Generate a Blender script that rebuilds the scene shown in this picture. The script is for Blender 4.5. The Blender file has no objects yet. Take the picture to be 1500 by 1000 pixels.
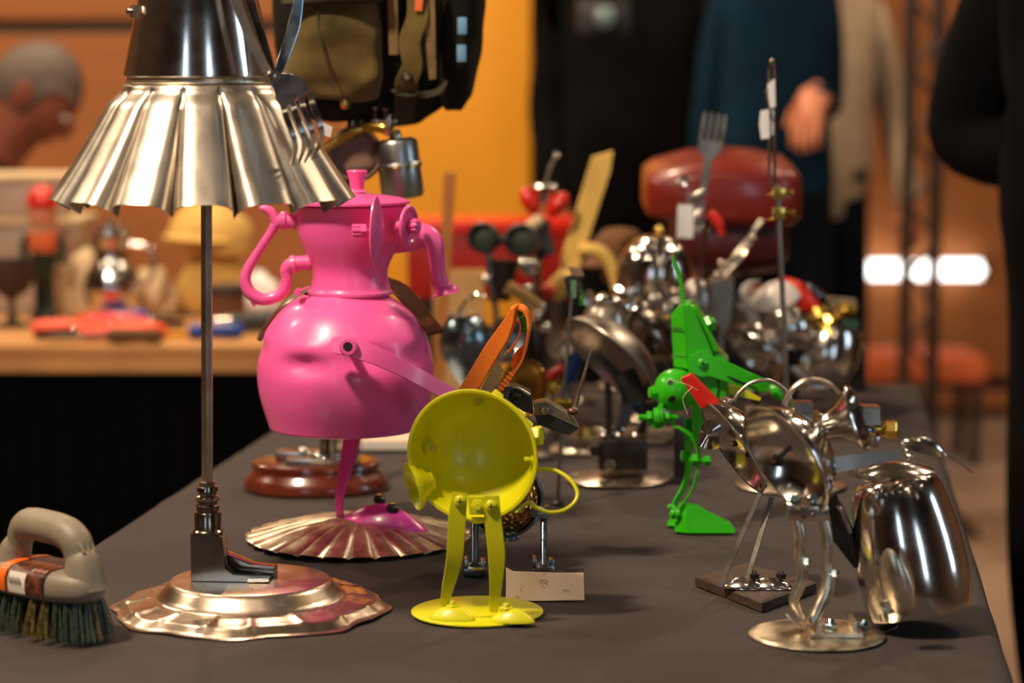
import bpy, bmesh, math, random
from mathutils import Vector as V, Matrix, noise
random.seed(7)
sc = bpy.context.scene
col = sc.collection
PI = math.pi
R = math.radians

# ------------------------------------------------------------ camera
F = 3540.0                      # focal length in pixels of the 1500 x 1000 frame
PITCH = R(6.6)
CAM = V((0, 0, 1.25))
TZ = 0.75                       # height of the table top
cd = bpy.data.cameras.new('camera')
cam = bpy.data.objects.new('camera', cd)
col.objects.link(cam)
cam.location = CAM
cam.rotation_euler = (PI / 2 - PITCH, 0, 0)
cd.sensor_width = 36.0
cd.lens = F * 36.0 / 1500.0
cd.clip_start = 0.05
cd.dof.use_dof = True
cd.dof.focus_distance = 2.32
cd.dof.aperture_fstop = 3.6
cd.dof.aperture_blades = 0
sc.camera = cam

# ------------------------------------------------------------ light
sc.view_settings.view_transform = 'Standard'
sc.view_settings.look = 'None'
sc.view_settings.gamma = 1.0
sc.view_settings.use_curve_mapping = False
sc.view_settings.exposure = 0.06
w = bpy.data.worlds.new('world')
sc.world = w
w.use_nodes = True
w.node_tree.nodes['Background'].inputs[0].default_value = (0.30, 0.22, 0.16, 1)
w.node_tree.nodes['Background'].inputs[1].default_value = 0.1

def area(name, loc, target, size, power, color, sy=None):
    l = bpy.data.lights.new(name, 'AREA')
    l.energy = power
    l.color = color
    l.size = size
    if sy:
        l.shape = 'RECTANGLE'
        l.size_y = sy
    else:
        l.shape = 'DISK'
    o = bpy.data.objects.new(name, l)
    col.objects.link(o)
    o.location = loc
    o.rotation_euler = (V(target) - V(loc)).to_track_quat('-Z', 'Y').to_euler()
    return o
WARM = (1.0, 0.77, 0.53)
COOL = (0.62, 0.82, 1.0)
area('hall_spot_key', (-1.15, 1.40, 3.1), (0.0, 2.4, 0.8), 0.24, 90, (1.0, 0.79, 0.58))
area('hall_spot_left', (-2.6, 3.3, 3.1), (0.2, 2.8, 0.8), 0.30, 20, WARM)
area('hall_spot_right', (1.7, 3.9, 3.2), (0.2, 2.8, 0.8), 0.25, 22, WARM)
area('hall_spot_front', (0.9, 0.2, 3.3), (0.3, 2.5, 0.8), 0.22, 3, WARM)
for i, (x, y, p) in enumerate([(-0.6, 5.3, 78), (-2.4, 5.6, 52), (1.5, 6.6, 22), (2.8, 5.6, 26), (-1.3, 3.9, 24)]):
    area('hall_spot_back', (x, y, 3.5), (x * 0.8, y + 1.2, 0.8), 0.18, p, WARM)
for i in range(5):  # grid of added point lights that put sparkles on the metal
    for j in range(4):
        l = bpy.data.lights.new('sparkle_light', 'POINT')
        l.energy = 3.4 if j else 1.0
        l.color = (1.0, 0.80, 0.58) if (i + 2 * j) % 5 else (0.80, 0.90, 1.0)
        l.shadow_soft_size = 0.05
        o = bpy.data.objects.new('sparkle_light', l)
        col.objects.link(o)
        o.location = (-2.6 + 1.3 * i + 0.2 * (j % 2), -0.6 + 1.9 * j, 3.55)
area('tall_window_light', (1.9, -2.9, 1.9), (0.1, 2.4, 0.9), 0.55, 15, COOL, 1.7)  # these area lights stand for unseen windows, added to streak the chrome
area('tall_window_light', (-1.5, -2.9, 1.9), (0.0, 2.4, 0.9), 0.5, 12, COOL, 1.7)
area('side_window_light', (3.9, 1.7, 1.9), (0.3, 2.5, 0.9), 0.45, 16, COOL, 1.5)

# ------------------------------------------------------------ pixel rays
def ray(px, py):
    x = (px - 750) / F
    y = (500 - py) / F
    c, s = math.cos(PITCH), math.sin(PITCH)
    return V((x, c + y * s, -s + y * c))
def at(px, py, Y):
    d = ray(px, py)
    return CAM + d * (Y / d.y)
def onz(px, py, z=TZ):
    d = ray(px, py)
    return CAM + d * ((z - CAM.z) / d.z)
class Lay:
    """points through photo pixels at the distance of a thing that stands on (px, py) of a surface"""
    def __init__(self, px, py, z=TZ, Y=None):
        self.o = onz(px, py, z) if Y is None else at(px, py, Y)
        self.Y = self.o.y
        self.s = self.Y / math.cos(PITCH) / F * 0.995
    def __call__(self, px, py, dy=0.0):
        return at(px, py, self.Y + dy)

# ------------------------------------------------------------ materials
def C(r, g, b):
    f = lambda v: (v / 255 / 12.92) if v / 255 <= 0.04045 else ((v / 255 + 0.055) / 1.055) ** 2.4
    return (f(r), f(g), f(b), 1)
M = {}
def mat(name, c, metal=0.0, rough=0.5, var=0.12, scale=40.0, bump=0.0, bscale=300.0, coat=0.0, rvar=0.08, c2=None,
        emit=0.0, alpha=1.0, trans=0.0, spec=None, aniso=0.0, sheen=0.0, stretch=None):
    m = bpy.data.materials.new(name)
    m.use_nodes = True
    nt = m.node_tree
    b = nt.nodes['Principled BSDF']
    tc = nt.nodes.new('ShaderNodeTexCoord')
    mp = nt.nodes.new('ShaderNodeMapping')
    if stretch:
        mp.inputs['Scale'].default_value = stretch
    nt.links.new(tc.outputs['Object'], mp.inputs['Vector'])
    n = nt.nodes.new('ShaderNodeTexNoise')
    n.inputs['Scale'].default_value = scale
    n.inputs['Detail'].default_value = 5
    nt.links.new(mp.outputs[0], n.inputs['Vector'])
    mx = nt.nodes.new('ShaderNodeMix')
    mx.data_type = 'RGBA'
    lo = tuple(v * (1 - var) for v in c[:3]) + (1,)
    hi = tuple(min(1, v * (1 + var)) for v in c[:3]) + (1,)
    if c2:
        lo, hi = c, c2
    rp = nt.nodes.new('ShaderNodeMapRange')
    rp.inputs['From Min'].default_value = 0.35
    rp.inputs['From Max'].default_value = 0.65
    nt.links.new(n.outputs['Fac'], rp.inputs['Value'])
    nt.links.new(rp.outputs[0], mx.inputs['Factor'])
    mx.inputs['A'].default_value = lo
    mx.inputs['B'].default_value = hi
    nt.links.new(mx.outputs['Result'], b.inputs['Base Color'])
    rr = nt.nodes.new('ShaderNodeMapRange')
    rr.inputs['To Min'].default_value = max(0.02, rough - rvar)
    rr.inputs['To Max'].default_value = rough + rvar
    nt.links.new(n.outputs['Fac'], rr.inputs['Value'])
    nt.links.new(rr.outputs[0], b.inputs['Roughness'])
    b.inputs['Metallic'].default_value = metal
    b.inputs['Coat Weight'].default_value = coat
    b.inputs['Coat Roughness'].default_value = 0.12
    b.inputs['Transmission Weight'].default_value = trans
    b.inputs['Alpha'].default_value = alpha
    if spec is not None:
        b.inputs['Specular IOR Level'].default_value = spec
    b.inputs['Sheen Weight'].default_value = sheen
    if emit:
        b.inputs['Emission Color'].default_value = c
        b.inputs['Emission Strength'].default_value = emit
    if bump:
        n2 = nt.nodes.new('ShaderNodeTexNoise')
        n2.inputs['Scale'].default_value = bscale
        n2.inputs['Detail'].default_value = 3
        nt.links.new(mp.outputs[0], n2.inputs['Vector'])
        bp = nt.nodes.new('ShaderNodeBump')
        bp.inputs['Strength'].default_value = bump
        bp.inputs['Distance'].default_value = 0.002
        nt.links.new(n2.outputs['Fac'], bp.inputs['Height'])
        nt.links.new(bp.outputs[0], b.inputs['Normal'])
    M[name] = m
    return m
mat('chrome', C(218, 212, 204), 1, 0.15, 0.06, 60, rvar=0.06)
mat('pan_aluminium', C(194, 184, 170), 1, 0.32, 0.10, 45, rvar=0.08)
mat('plate_metal', C(214, 196, 176), 1, 0.26, 0.10, 35, rvar=0.08, bump=0.06, bscale=90)
mat('nickel', C(190, 180, 168), 1, 0.2, 0.1, 50)
mat('black_chrome', C(138, 128, 118), 1, 0.18, 0.1, 40)
mat('dull_steel', C(160, 152, 142), 1, 0.36, 0.15, 50, rvar=0.1, bump=0.06)
mat('blue_steel', C(140, 160, 176), 1, 0.25, 0.12, 70)
mat('brass', C(206, 170, 84), 1, 0.24, 0.12, 60)
mat('aged_silver', C(222, 210, 186), 1, 0.33, 0.34, 46, rvar=0.12, bump=0.08, bscale=60)
mat('dark_iron', C(66, 60, 54), 0.9, 0.38, 0.2, 50, bump=0.1)
mat('pink_paint', C(240, 94, 166), 0, 0.36, 0.03, 9, coat=0.2, rvar=0.04, bump=0.02, bscale=500)
mat('purple_pink_paint', C(216, 64, 158), 0, 0.32, 0.03, 9, coat=0.3, rvar=0.04)
mat('yellow_paint', C(214, 210, 16), 0, 0.36, 0.04, 12, coat=0.12, rvar=0.05, bump=0.05, bscale=700)
mat('green_paint', C(46, 178, 14), 0, 0.27, 0.06, 20, coat=0.35, rvar=0.05, bump=0.06, bscale=450)
mat('orange_plastic', C(246, 122, 26), 0, 0.4, 0.04, 30)
mat('red_plastic', C(214, 36, 18), 0, 0.3, 0.08, 30, coat=0.2)
mat('red_enamel', C(116, 26, 13), 0, 0.34, 0.1, 12, coat=0.3)
mat('shaded_red_enamel', C(70, 12, 9), 0, 0.4, 0.1, 12, coat=0.1)  # shade under the upper tank is put into this darker red
mat('rod_steel', C(196, 180, 164), 1, 0.42, 0.12, 60)
mat('plinth_dark', C(66, 50, 42), 0, 0.5, 0.2, 25, stretch=(1, 8, 8))
mat('maroon_box', C(160, 22, 12), 0, 0.4, 0.12, 12)
mat('black_rubber', C(34, 33, 32), 0, 0.45, 0.3, 60, bump=0.1)
mat('hole_black', C(8, 8, 8), 0, 0.7)
mat('leaf_grey', C(128, 118, 96), 0.6, 0.45, 0.25, 90, bump=0.3, bscale=250)
mat('mahogany', C(96, 38, 20), 0, 0.25, 0.25, 18, coat=0.7, stretch=(1, 6, 6), bump=0.02)
mat('plinth_wood', C(112, 78, 56), 0, 0.5, 0.2, 25, stretch=(1, 8, 8), bump=0.05)
mat('brown_handle', C(92, 52, 26), 0, 0.32, 0.2, 30, coat=0.3)
mat('brush_grey', C(132, 120, 100), 0, 0.5, 0.06, 60, bump=0.06, bscale=300)
mat('bristle', C(70, 70, 44), 0.1, 0.42, 0.3, 200, c2=C(158, 132, 74))
mat('bristle_green', C(44, 56, 46), 0.1, 0.42, 0.3, 200, c2=C(96, 108, 84))
mat('paper', C(252, 218, 182), 0, 0.8, 0.03, 30)
mat('white_paper', C(232, 228, 224), 0, 0.8, 0.03, 30)
mat('ink', C(58, 44, 46), 0, 0.8)
mat('sticker_dark', C(40, 26, 20), 0, 0.4, 0.3, 150, c2=C(120, 62, 36))
mat('sticker_orange', C(236, 106, 24), 0, 0.4, 0.05)
mat('sticker_white', C(226, 214, 200), 0, 0.5, 0.05)
mat('khaki', C(52, 48, 22), 0, 0.9, 0.18, 11, spec=0.15, c2=C(116, 96, 48), bump=0.4, bscale=420, sheen=0.2)
mat('khaki_dark', C(52, 49, 26), 0, 0.9, 0.2, 22, bump=0.4, bscale=420)
mat('black_canvas', C(30, 27, 20), 0, 0.85, 0.3, 24, spec=0.15, bump=0.3, bscale=350)
mat('webbing', C(128, 102, 64), 0, 0.9, 0.15, 120, bump=0.6, bscale=600)
mat('bakelite', C(128, 100, 82), 0, 0.4, 0.12, 30)
mat('can_steel', C(172, 178, 178), 1, 0.34, 0.08, 40)
mat('buckle_blue', C(120, 170, 200), 0.2, 0.4)
mat('wood_wall', C(168, 100, 46), 0, 0.6, 0.10, 3.0, stretch=(1, 1, 7), bump=0.03)
mat('wall_plaster', C(134, 110, 88), 0, 0.8, 0.08, 2)
mat('ceiling_paint', C(70, 63, 57), 0, 0.85, 0.06, 2)
mat('floor_stone', C(140, 116, 96), 0, 0.45, 0.1, 3)
mat('amber_panel', C(214, 144, 20), 0, 0.55, 0.06, 3)
mat('black_cloth', C(5, 5, 5), 0, 0.95, 0.2, 30, spec=0.05)
mat('light_wood', C(190, 136, 80), 0, 0.5, 0.12, 9, stretch=(1, 6, 1))
mat('slat_wood', C(168, 104, 44), 0, 0.55, 0.2, 20, stretch=(5, 5, 1))
mat('yellow_wood', C(226, 184, 92), 0, 0.6, 0.12, 20)
mat('cardboard', C(196, 152, 96), 0, 0.85, 0.1, 30)
mat('skin', C(196, 120, 86), 0, 0.5, 0.08, 20)
mat('skin_shade', C(138, 74, 52), 0, 0.5, 0.12, 20)
mat('hair_dark', C(52, 38, 30), 0, 0.7, 0.3, 60, bump=0.4)
mat('hair_grey', C(84, 68, 58), 0, 0.65, 0.2, 60, bump=0.3)
mat('coat_black', C(11, 10, 11), 0, 0.95, 0.3, 12, spec=0.08, bump=0.2, bscale=120)
mat('coat_blue', C(10, 36, 52), 0, 0.9, 0.15, 12, spec=0.1, bump=0.15, bscale=120)
mat('coat_tan', C(170, 146, 120), 0, 0.85, 0.1, 12, bump=0.15, bscale=120)
mat('trouser_dark', C(10, 15, 24), 0, 0.9, 0.2, 12, spec=0.1)
mat('eye_white', C(220, 210, 200), 0, 0.3)
mat('tube_light', C(255, 250, 244), 0, 0.4, emit=4.5)
mat('truss_paint', C(44, 30, 22), 0, 0.5, 0.2, 20)
mat('cap_straw', C(206, 164, 86), 0, 0.9, 0.14, 30, bump=0.3, bscale=200)
mat('cream', C(206, 180, 140), 0, 0.7, 0.1, 20)
mat('blue_plastic', C(14, 60, 140), 0, 0.35, 0.1, 20)
mat('orange_red', C(236, 70, 24), 0, 0.4, 0.1, 20)
mat('clear_plastic', C(226, 206, 186), 0, 0.25, 0.05, 10, trans=0.55)
mat('brown_felt', C(104, 66, 34), 0, 0.85, 0.2, 15)
mat('dark_green', C(26, 40, 24), 0, 0.4, 0.2, 20)
mat('lens_glass', C(120, 140, 140), 0.3, 0.08, 0.1, 20)
mat('gasket_green', C(96, 138, 110), 0, 0.5)
mat('orange_fabric', C(226, 110, 56), 0, 0.7, 0.1, 10)
mat('white_enamel', C(226, 214, 200), 0, 0.3, 0.05, 20, coat=0.3)

def cloth_mat():
    m = bpy.data.materials.new('tablecloth_fabric')
    m.use_nodes = True
    nt = m.node_tree
    b = nt.nodes['Principled BSDF']
    tc = nt.nodes.new('ShaderNodeTexCoord')
    n = nt.nodes.new('ShaderNodeTexNoise')
    n.inputs['Scale'].default_value = 5
    n.inputs['Detail'].default_value = 6
    nt.links.new(tc.outputs['Object'], n.inputs['Vector'])
    mx = nt.nodes.new('ShaderNodeMix')
    mx.data_type = 'RGBA'
    mx.inputs['A'].default_value = C(50, 41, 40)
    mx.inputs['B'].default_value = C(62, 52, 50)
    nt.links.new(n.outputs['Fac'], mx.inputs['Factor'])
    nt.links.new(mx.outputs['Result'], b.inputs['Base Color'])
    b.inputs['Roughness'].default_value = 0.9
    wv = nt.nodes.new('ShaderNodeTexWave')
    wv.inputs['Scale'].default_value = 120
    wv.inputs['Distortion'].default_value = 0.6
    mp = nt.nodes.new('ShaderNodeMapping')
    mp.inputs['Rotation'].default_value = (0, 0, 0.9)
    nt.links.new(tc.outputs['Object'], mp.inputs['Vector'])
    nt.links.new(mp.outputs[0], wv.inputs['Vector'])
    bp = nt.nodes.new('ShaderNodeBump')
    bp.inputs['Strength'].default_value = 0.35
    bp.inputs['Distance'].default_value = 0.001
    nt.links.new(wv.outputs['Fac'], bp.inputs['Height'])
    nt.links.new(bp.outputs[0], b.inputs['Normal'])
    M['tablecloth_fabric'] = m
cloth_mat()

def hammered():
    m = mat('hammered_gold', C(206, 156, 84), 1, 0.22, 0.1, 40)
    nt = m.node_tree
    b = nt.nodes['Principled BSDF']
    vo = nt.nodes.new('ShaderNodeTexVoronoi')
    vo.inputs['Scale'].default_value = 190
    tc = nt.nodes.new('ShaderNodeTexCoord')
    nt.links.new(tc.outputs['Object'], vo.inputs['Vector'])
    bp = nt.nodes.new('ShaderNodeBump')
    bp.inputs['Strength'].default_value = 0.8
    bp.inputs['Distance'].default_value = 0.003
    nt.links.new(vo.outputs['Distance'], bp.inputs['Height'])
    nt.links.new(bp.outputs[0], b.inputs['Normal'])
hammered()

# ------------------------------------------------------------ geometry helpers: each returns (verts, faces)
def perp(a):
    a = V(a).normalized()
    t = V((0, 0, 1)) if abs(a.z) < 0.9 else V((1, 0, 0))
    x = t.cross(a).normalized()
    return x, a.cross(x).normalized()
def spline(pts, n=6, closed=False):
    pts = [V(p) for p in pts]
    out = []
    N = len(pts)
    rng = range(N if closed else N - 1)
    for i in rng:
        if closed:
            p0, p1, p2, p3 = pts[(i - 1) % N], pts[i], pts[(i + 1) % N], pts[(i + 2) % N]
        else:
            p0, p1, p2, p3 = pts[max(i - 1, 0)], pts[i], pts[i + 1], pts[min(i + 2, N - 1)]
        for k in range(n):
            t = k / n
            out.append(0.5 * ((2 * p1) + (p2 - p0) * t + (2 * p0 - 5 * p1 + 4 * p2 - p3) * t * t + (3 * p1 - p0 - 3 * p2 + p3) * t ** 3))
    if not closed:
        out.append(pts[-1])
    return out
def lerpl(vals, n):
    out = []
    for k in range(n):
        t = k / (n - 1) * (len(vals) - 1)
        i = min(int(t), len(vals) - 2)
        out.append(vals[i] + (vals[i + 1] - vals[i]) * (t - i))
    return out
def bridge(rings, capa=True, capb=True, closed=False):
    verts, faces = [], []
    n = len(rings[0])
    for r in rings:
        verts += r
    m = len(rings)
    for i in range(m if closed else m - 1):
        a, b = i * n, ((i + 1) % m) * n
        for j in range(n):
            k = (j + 1) % n
            faces.append((a + j, a + k, b + k, b + j))
    if not closed:
        if capa:
            faces.append(tuple(reversed(range(n))))
        if capb:
            faces.append(tuple(range((m - 1) * n, m * n)))
    return verts, faces
def tube(pts, r, seg=12, sm=0, closed=False, ell=1.0, caps=True):
    """round bar through points; r is a number or a list along it"""
    if sm:
        pts = spline(pts, sm, closed)
    pts = [V(p) for p in pts]
    rs = lerpl(r, len(pts)) if isinstance(r, (list, tuple)) else [r] * len(pts)
    rings = []
    x = None
    N = len(pts)
    for i, p in enumerate(pts):
        if closed:
            t = pts[(i + 1) % N] - pts[i - 1]
        else:
            t = pts[min(i + 1, N - 1)] - pts[max(i - 1, 0)]
        t = t.normalized()
        if x is None:
            x, _ = perp(t)
        else:
            x = (x - t * x.dot(t)).normalized()
        y = t.cross(x)
        rings.append([p + (x * math.cos(a) + y * math.sin(a) * ell) * rs[i] for a in (2 * PI * k / seg for k in range(seg))])
    return bridge(rings, caps, caps, closed)
def strip(pts, wd, th, wdir, sm=0):
    """flat bar: width wd along wdir, thickness th"""
    if sm:
        pts = spline(pts, sm)
    pts = [V(p) for p in pts]
    N = len(pts)
    ws = lerpl(wd, N) if isinstance(wd, (list, tuple)) else [wd] * N
    rings = []
    for i, p in enumerate(pts):
        t = (pts[min(i + 1, N - 1)] - pts[max(i - 1, 0)]).normalized()
        wv = V(wdir)
        wv = (wv - t * wv.dot(t)).normalized()
        nv = t.cross(wv)
        h, k = ws[i] / 2, th / 2
        c = min(h, k) * 0.45
        rings.append([p + wv * a + nv * b for a, b in
                      ((-h + c, -k), (h - c, -k), (h, -k + c), (h, k - c), (h - c, k), (-h + c, k), (-h, k - c), (-h, -k + c))])
    return bridge(rings)
def lathe(prof, o, axis=(0, 0, 1), seg=40, xdir=None, f=None):
    """revolve (radius, height) pairs about an axis; f(theta, r, h) may reshape"""
    a = V(axis).normalized()
    if xdir is None:
        x, y = perp(a)
    else:
        x = (V(xdir) - a * V(xdir).dot(a)).normalized()
        y = a.cross(x)
    o = V(o)
    verts, faces, idx = [], [], []
    for r, h in prof:
        if r < 1e-6:
            idx.append([len(verts)] * seg)
            verts.append(o + a * h)
        else:
            row = []
            for k in range(seg):
                th = 2 * PI * k / seg
                rr, hh = f(th, r, h) if f else (r, h)
                row.append(len(verts))
                verts.append(o + a * hh + (x * math.cos(th) + y * math.sin(th)) * rr)
            idx.append(row)
    for i in range(len(idx) - 1):
        for k in range(seg):
            q = [idx[i][k], idx[i][(k + 1) % seg], idx[i + 1][(k + 1) % seg], idx[i + 1][k]]
            u = []
            for v in q:
                if v not in u:
                    u.append(v)
            if len(u) > 2:
                faces.append(tuple(u))
    return verts, faces
def shell(prof, th):
    """give an open profile a wall: outside then back along the inside"""
    out = list(prof)
    inn = []
    for i, (r, h) in enumerate(prof):
        a, b = prof[max(i - 1, 0)], prof[min(i + 1, len(prof) - 1)]
        dr, dh = b[0] - a[0], b[1] - a[1]
        L = math.hypot(dr, dh) or 1
        inn.append((max(r - dh / L * th if r > 1e-6 else 0, 0 if r < 1e-6 else 1e-5), h + dr / L * th))
    return out + inn[::-1]
def box(c, sx, sy, sz, rot=None, bev=0.0):
    bm = bmesh.new()
    bmesh.ops.create_cube(bm, size=1)
    bmesh.ops.scale(bm, vec=(sx, sy, sz), verts=bm.verts)
    if bev:
        bmesh.ops.bevel(bm, geom=bm.edges[:], offset=bev, segments=2, affect='EDGES', profile=0.6)
    if rot is not None:
        bmesh.ops.transform(bm, matrix=rot.to_4x4(), verts=bm.verts)
    bm.verts.index_update()
    g = ([v.co + V(c) for v in bm.verts], [tuple(v.index for v in f.verts) for f in bm.faces])
    bm.free()
    return g
def frame(x, y):
    """3x3 matrix whose columns are x, y and their normal"""
    x = V(x).normalized()
    y = V(y)
    y = (y - x * y.dot(x)).normalized()
    z = x.cross(y)
    return Matrix((x, y, z)).transposed()
def ball(c, rx, ry=None, rz=None, rot=None, seg=24, rings=14):
    ry = ry or rx
    rz = rz or rx
    rot = rot or Matrix.Identity(3)
    vs, fs = lathe([(math.sin(PI * i / rings) if 0 < i < rings else 0, -math.cos(PI * i / rings)) for i in range(rings + 1)], (0, 0, 0), seg=seg)
    return [V(c) + rot @ V((v.x * rx, v.y * ry, v.z * rz)) for v in vs], fs
def dish(c, a, b, d, th=0.0008, seg=32, rings=8, p=2.0, egg=0.0):
    """spoon bowl: rim ellipse with half axes a, b about c, dished by vector d; egg narrows one end"""
    c, a, b, d = V(c), V(a), V(b), V(d)
    n = a.cross(b).normalized()
    if n.dot(d) < 0:
        n = -n
    def surf(off):
        rr = []
        for i in range(1, rings + 1):
            u = i / rings
            rr.append([c + a * u * math.cos(t) + b * u * math.sin(t) * (1 - egg * math.cos(t)) + d * (1 - u ** p) + n * off
                       for t in (2 * PI * k / seg for k in range(seg))])
        return rr
    o, i = surf(0), surf(th)
    return bridge(o[::1] + i[::-1])
def prism(outline, depth, bev=0.0):
    """extrude a world-space polygon along the vector depth"""
    d = V(depth)
    pts = [V(p) for p in outline]
    if not bev:
        return bridge([pts, [p + d for p in pts]])
    c = sum(pts, V()) / len(pts)
    ins = [p + (c - p).normalized() * bev for p in pts]
    e = d.normalized() * bev
    return bridge([ins, [p + e for p in pts], [p + d - e for p in pts], [p + d for p in ins]])
def hexnut(c, axis, r, h):
    a = V(axis).normalized()
    c = V(c)
    return lathe([(0, -h / 2), (r * 0.86, -h / 2), (r, -h / 2 + r * 0.12), (r, h / 2 - r * 0.12), (r * 0.86, h / 2), (r * 0.5, h / 2), (0, h / 2 - r * .15)], c, a, 6)
def thread(p, q, r, pitch=0.0012, seg=10):
    p, q = V(p), V(q)
    L = (q - p).length
    n = max(4, int(L / pitch) * 2)
    prof = [(0, 0)] + [(r * (1.0 if i % 2 else 0.86), L * i / n) for i in range(n + 1)] + [(0, L)]
    return lathe(prof, p, q - p, seg)
def bolt(c, axis, r, h, stub=0.0):
    a = V(axis).normalized()
    g = [hexnut(c, a, r, h)]
    if stub:
        g.append(thread(V(c) + a * h * 0.3, V(c) + a * (h / 2 + stub), r * 0.52))
    return g
def screw(c, axis, r, h=None):
    """domed cross-head screw"""
    h = h or r * 0.5
    a = V(axis).normalized()
    x, y = perp(a)
    c = V(c)
    g = [lathe([(r, 0), (r, h * 0.3), (r * 0.8, h * 0.8), (r * 0.4, h), (0, h * 1.02)], c, a, 16)]
    return g, [box(c + a * h * 0.99, r * 1.0, r * 0.22, r * 0.1, frame(x, y)), box(c + a * h * 0.99, r * 1.0, r * 0.22, r * 0.1, frame(y, -x))]
def loft(secs, sm=0):
    return bridge(secs)
def ering(c, x, y, n=24, p=2.0):
    """superellipse ring"""
    out = []
    for k in range(n):
        t = 2 * PI * k / n
        ct, st = math.cos(t), math.sin(t)
        out.append(V(c) + V(x) * math.copysign(abs(ct) ** (2 / p), ct) + V(y) * math.copysign(abs(st) ** (2 / p), st))
    return out

# ------------------------------------------------------------ object helpers
def mesh(name, geos, m, origin=(0, 0, 0), smooth=38):
    if isinstance(geos, tuple):
        geos = [geos]
    vs, fs = [], []
    o = V(origin)
    for v, f in geos:
        k = len(vs)
        vs += [tuple(V(p) - o) for p in v]
        fs += [tuple(i + k for i in q) for q in f]
    me = bpy.data.meshes.new(name)
    me.from_pydata(vs, [], fs)
    bm = bmesh.new()
    bm.from_mesh(me)
    bmesh.ops.recalc_face_normals(bm, faces=bm.faces)
    bm.to_mesh(me)
    bm.free()
    me.validate()
    me.materials.append(M[m] if isinstance(m, str) else m)
    if smooth:
        me.polygons.foreach_set('use_smooth', [True] * len(me.polygons))
        me.set_sharp_from_angle(angle=R(smooth))
    me.update()
    return me
def tag(o, label, cat, group=None, kind=None):
    o['label'] = label
    o['category'] = cat
    if group:
        o['group'] = group
    if kind:
        o['kind'] = kind
def thing(name, label, cat, loc, group=None):
    o = bpy.data.objects.new(name, None)
    col.objects.link(o)
    o.empty_display_size = 0.05
    o.location = loc
    tag(o, label, cat, group)
    return o
def org(p):
    v = V((0, 0, 0))
    while p is not None:
        v += p.location
        p = p.parent
    return v
def part(parent, name, geos, m, smooth=38, label=None, sub=0, at_=None):
    o = bpy.data.objects.new(name, mesh(name, geos, m, org(parent), smooth))
    col.objects.link(o)
    o.parent = parent
    if label:
        o['label'] = label
    if sub:
        s = o.modifiers.new('sub', 'SUBSURF')
        s.levels = s.render_levels = sub
    return o
def solo(name, label, cat, geos, m, loc, smooth=38, group=None):
    o = bpy.data.objects.new(name, mesh(name, geos, m, loc, smooth))
    col.objects.link(o)
    o.location = loc
    tag(o, label, cat, group)
    return o
def struct(name, geos, m, smooth=0, label=None, parent=None):
    o = bpy.data.objects.new(name, mesh(name, geos, m, (0, 0, 0), smooth))
    col.objects.link(o)
    if parent:
        o.parent = parent
    else:
        o['kind'] = 'structure'
        o['label'] = label
        o['category'] = name.split('_')[0]
    return o
UP = V((0, 0, 1))
RT = V((1, 0, 0))
FW = V((0, 1, 0))
# ============================================================ the room
struct('floor', box((0, 2, -0.05), 12, 13, 0.1), 'floor_stone', label='tan stone floor of the market hall')
struct('ceiling', box((0, 2, 3.95), 12, 13, 0.1), 'ceiling_paint', label='dark painted ceiling high above the stalls')
struct('wall_left', box((-6.05, 2, 1.95), 0.1, 13, 3.9), 'wall_plaster', label='brown plaster side wall of the hall')
struct('wall_right', box((6.05, 2, 1.95), 0.1, 13, 3.9), 'wall_plaster', label='brown plaster wall on the far side of the hall')
struct('wall_front', box((0, -4.55, 1.95), 12, 0.1, 3.9), 'wall_plaster', label='brown plaster wall opposite the wooden wall')
wb = struct('wall_back', box((0, 8.56, 1.95), 12, 0.1, 3.9), 'truss_paint', label='orange wooden wall of wide horizontal boards behind the stalls')
for xa, xb, zz in ((-6, 0.75, [0.0, 0.34, 1.372, 2.4, 3.86]), (0.75, 6, [0.0, 0.12, 1.95, 3.86])):
    for a, b in zip(zz, zz[1:]):
        struct('board', box(((xa + xb) / 2, 8.49, (a + b) / 2), xb - xa - 0.012, 0.04, b - a - 0.05, bev=0.006), 'wood_wall', parent=wb)

# amber partition panel
p0, p1 = at(512, 400, 6.9), at(777, 400, 6.9)
root = thing('display_panel', 'tall amber yellow display panel standing behind the khaki bag', 'panel', ((p0.x + p1.x) / 2, 6.9, 0))
part(root, 'board', box(((p0.x + p1.x) / 2, 6.9, 1.2), p1.x - p0.x, 0.03, 2.3, bev=0.004), 'amber_panel', 30)
for x in (p0.x + 0.06, p1.x - 0.06):
    part(root, 'foot', box((x, 6.9, 0.025), 0.05, 0.4, 0.05, bev=0.006), 'truss_paint', 30)
# dark curtain beside it
p0, p1 = at(778, 400, 7.4), at(1212, 400, 7.4)
n = 70
rg = []
for z in (0.02, 0.8, 1.6, 2.6):
    fr, bk = [], []
    for i in range(n + 1):
        x = p0.x + (p1.x - p0.x) * i / n
        y = 7.4 + 0.04 * math.sin(i * 0.9) + 0.015 * math.sin(i * 2.3 + z)
        fr.append(V((x, y, z)))
        bk.append(V((x, y + 0.01, z)))
    rg.append(fr + bk[::-1])
solo('curtain', 'black pleated curtain hanging behind the people in dark clothes', 'curtain', bridge(rg), 'coat_black', ((p0.x + p1.x) / 2, 7.4, 0), 60)

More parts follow.
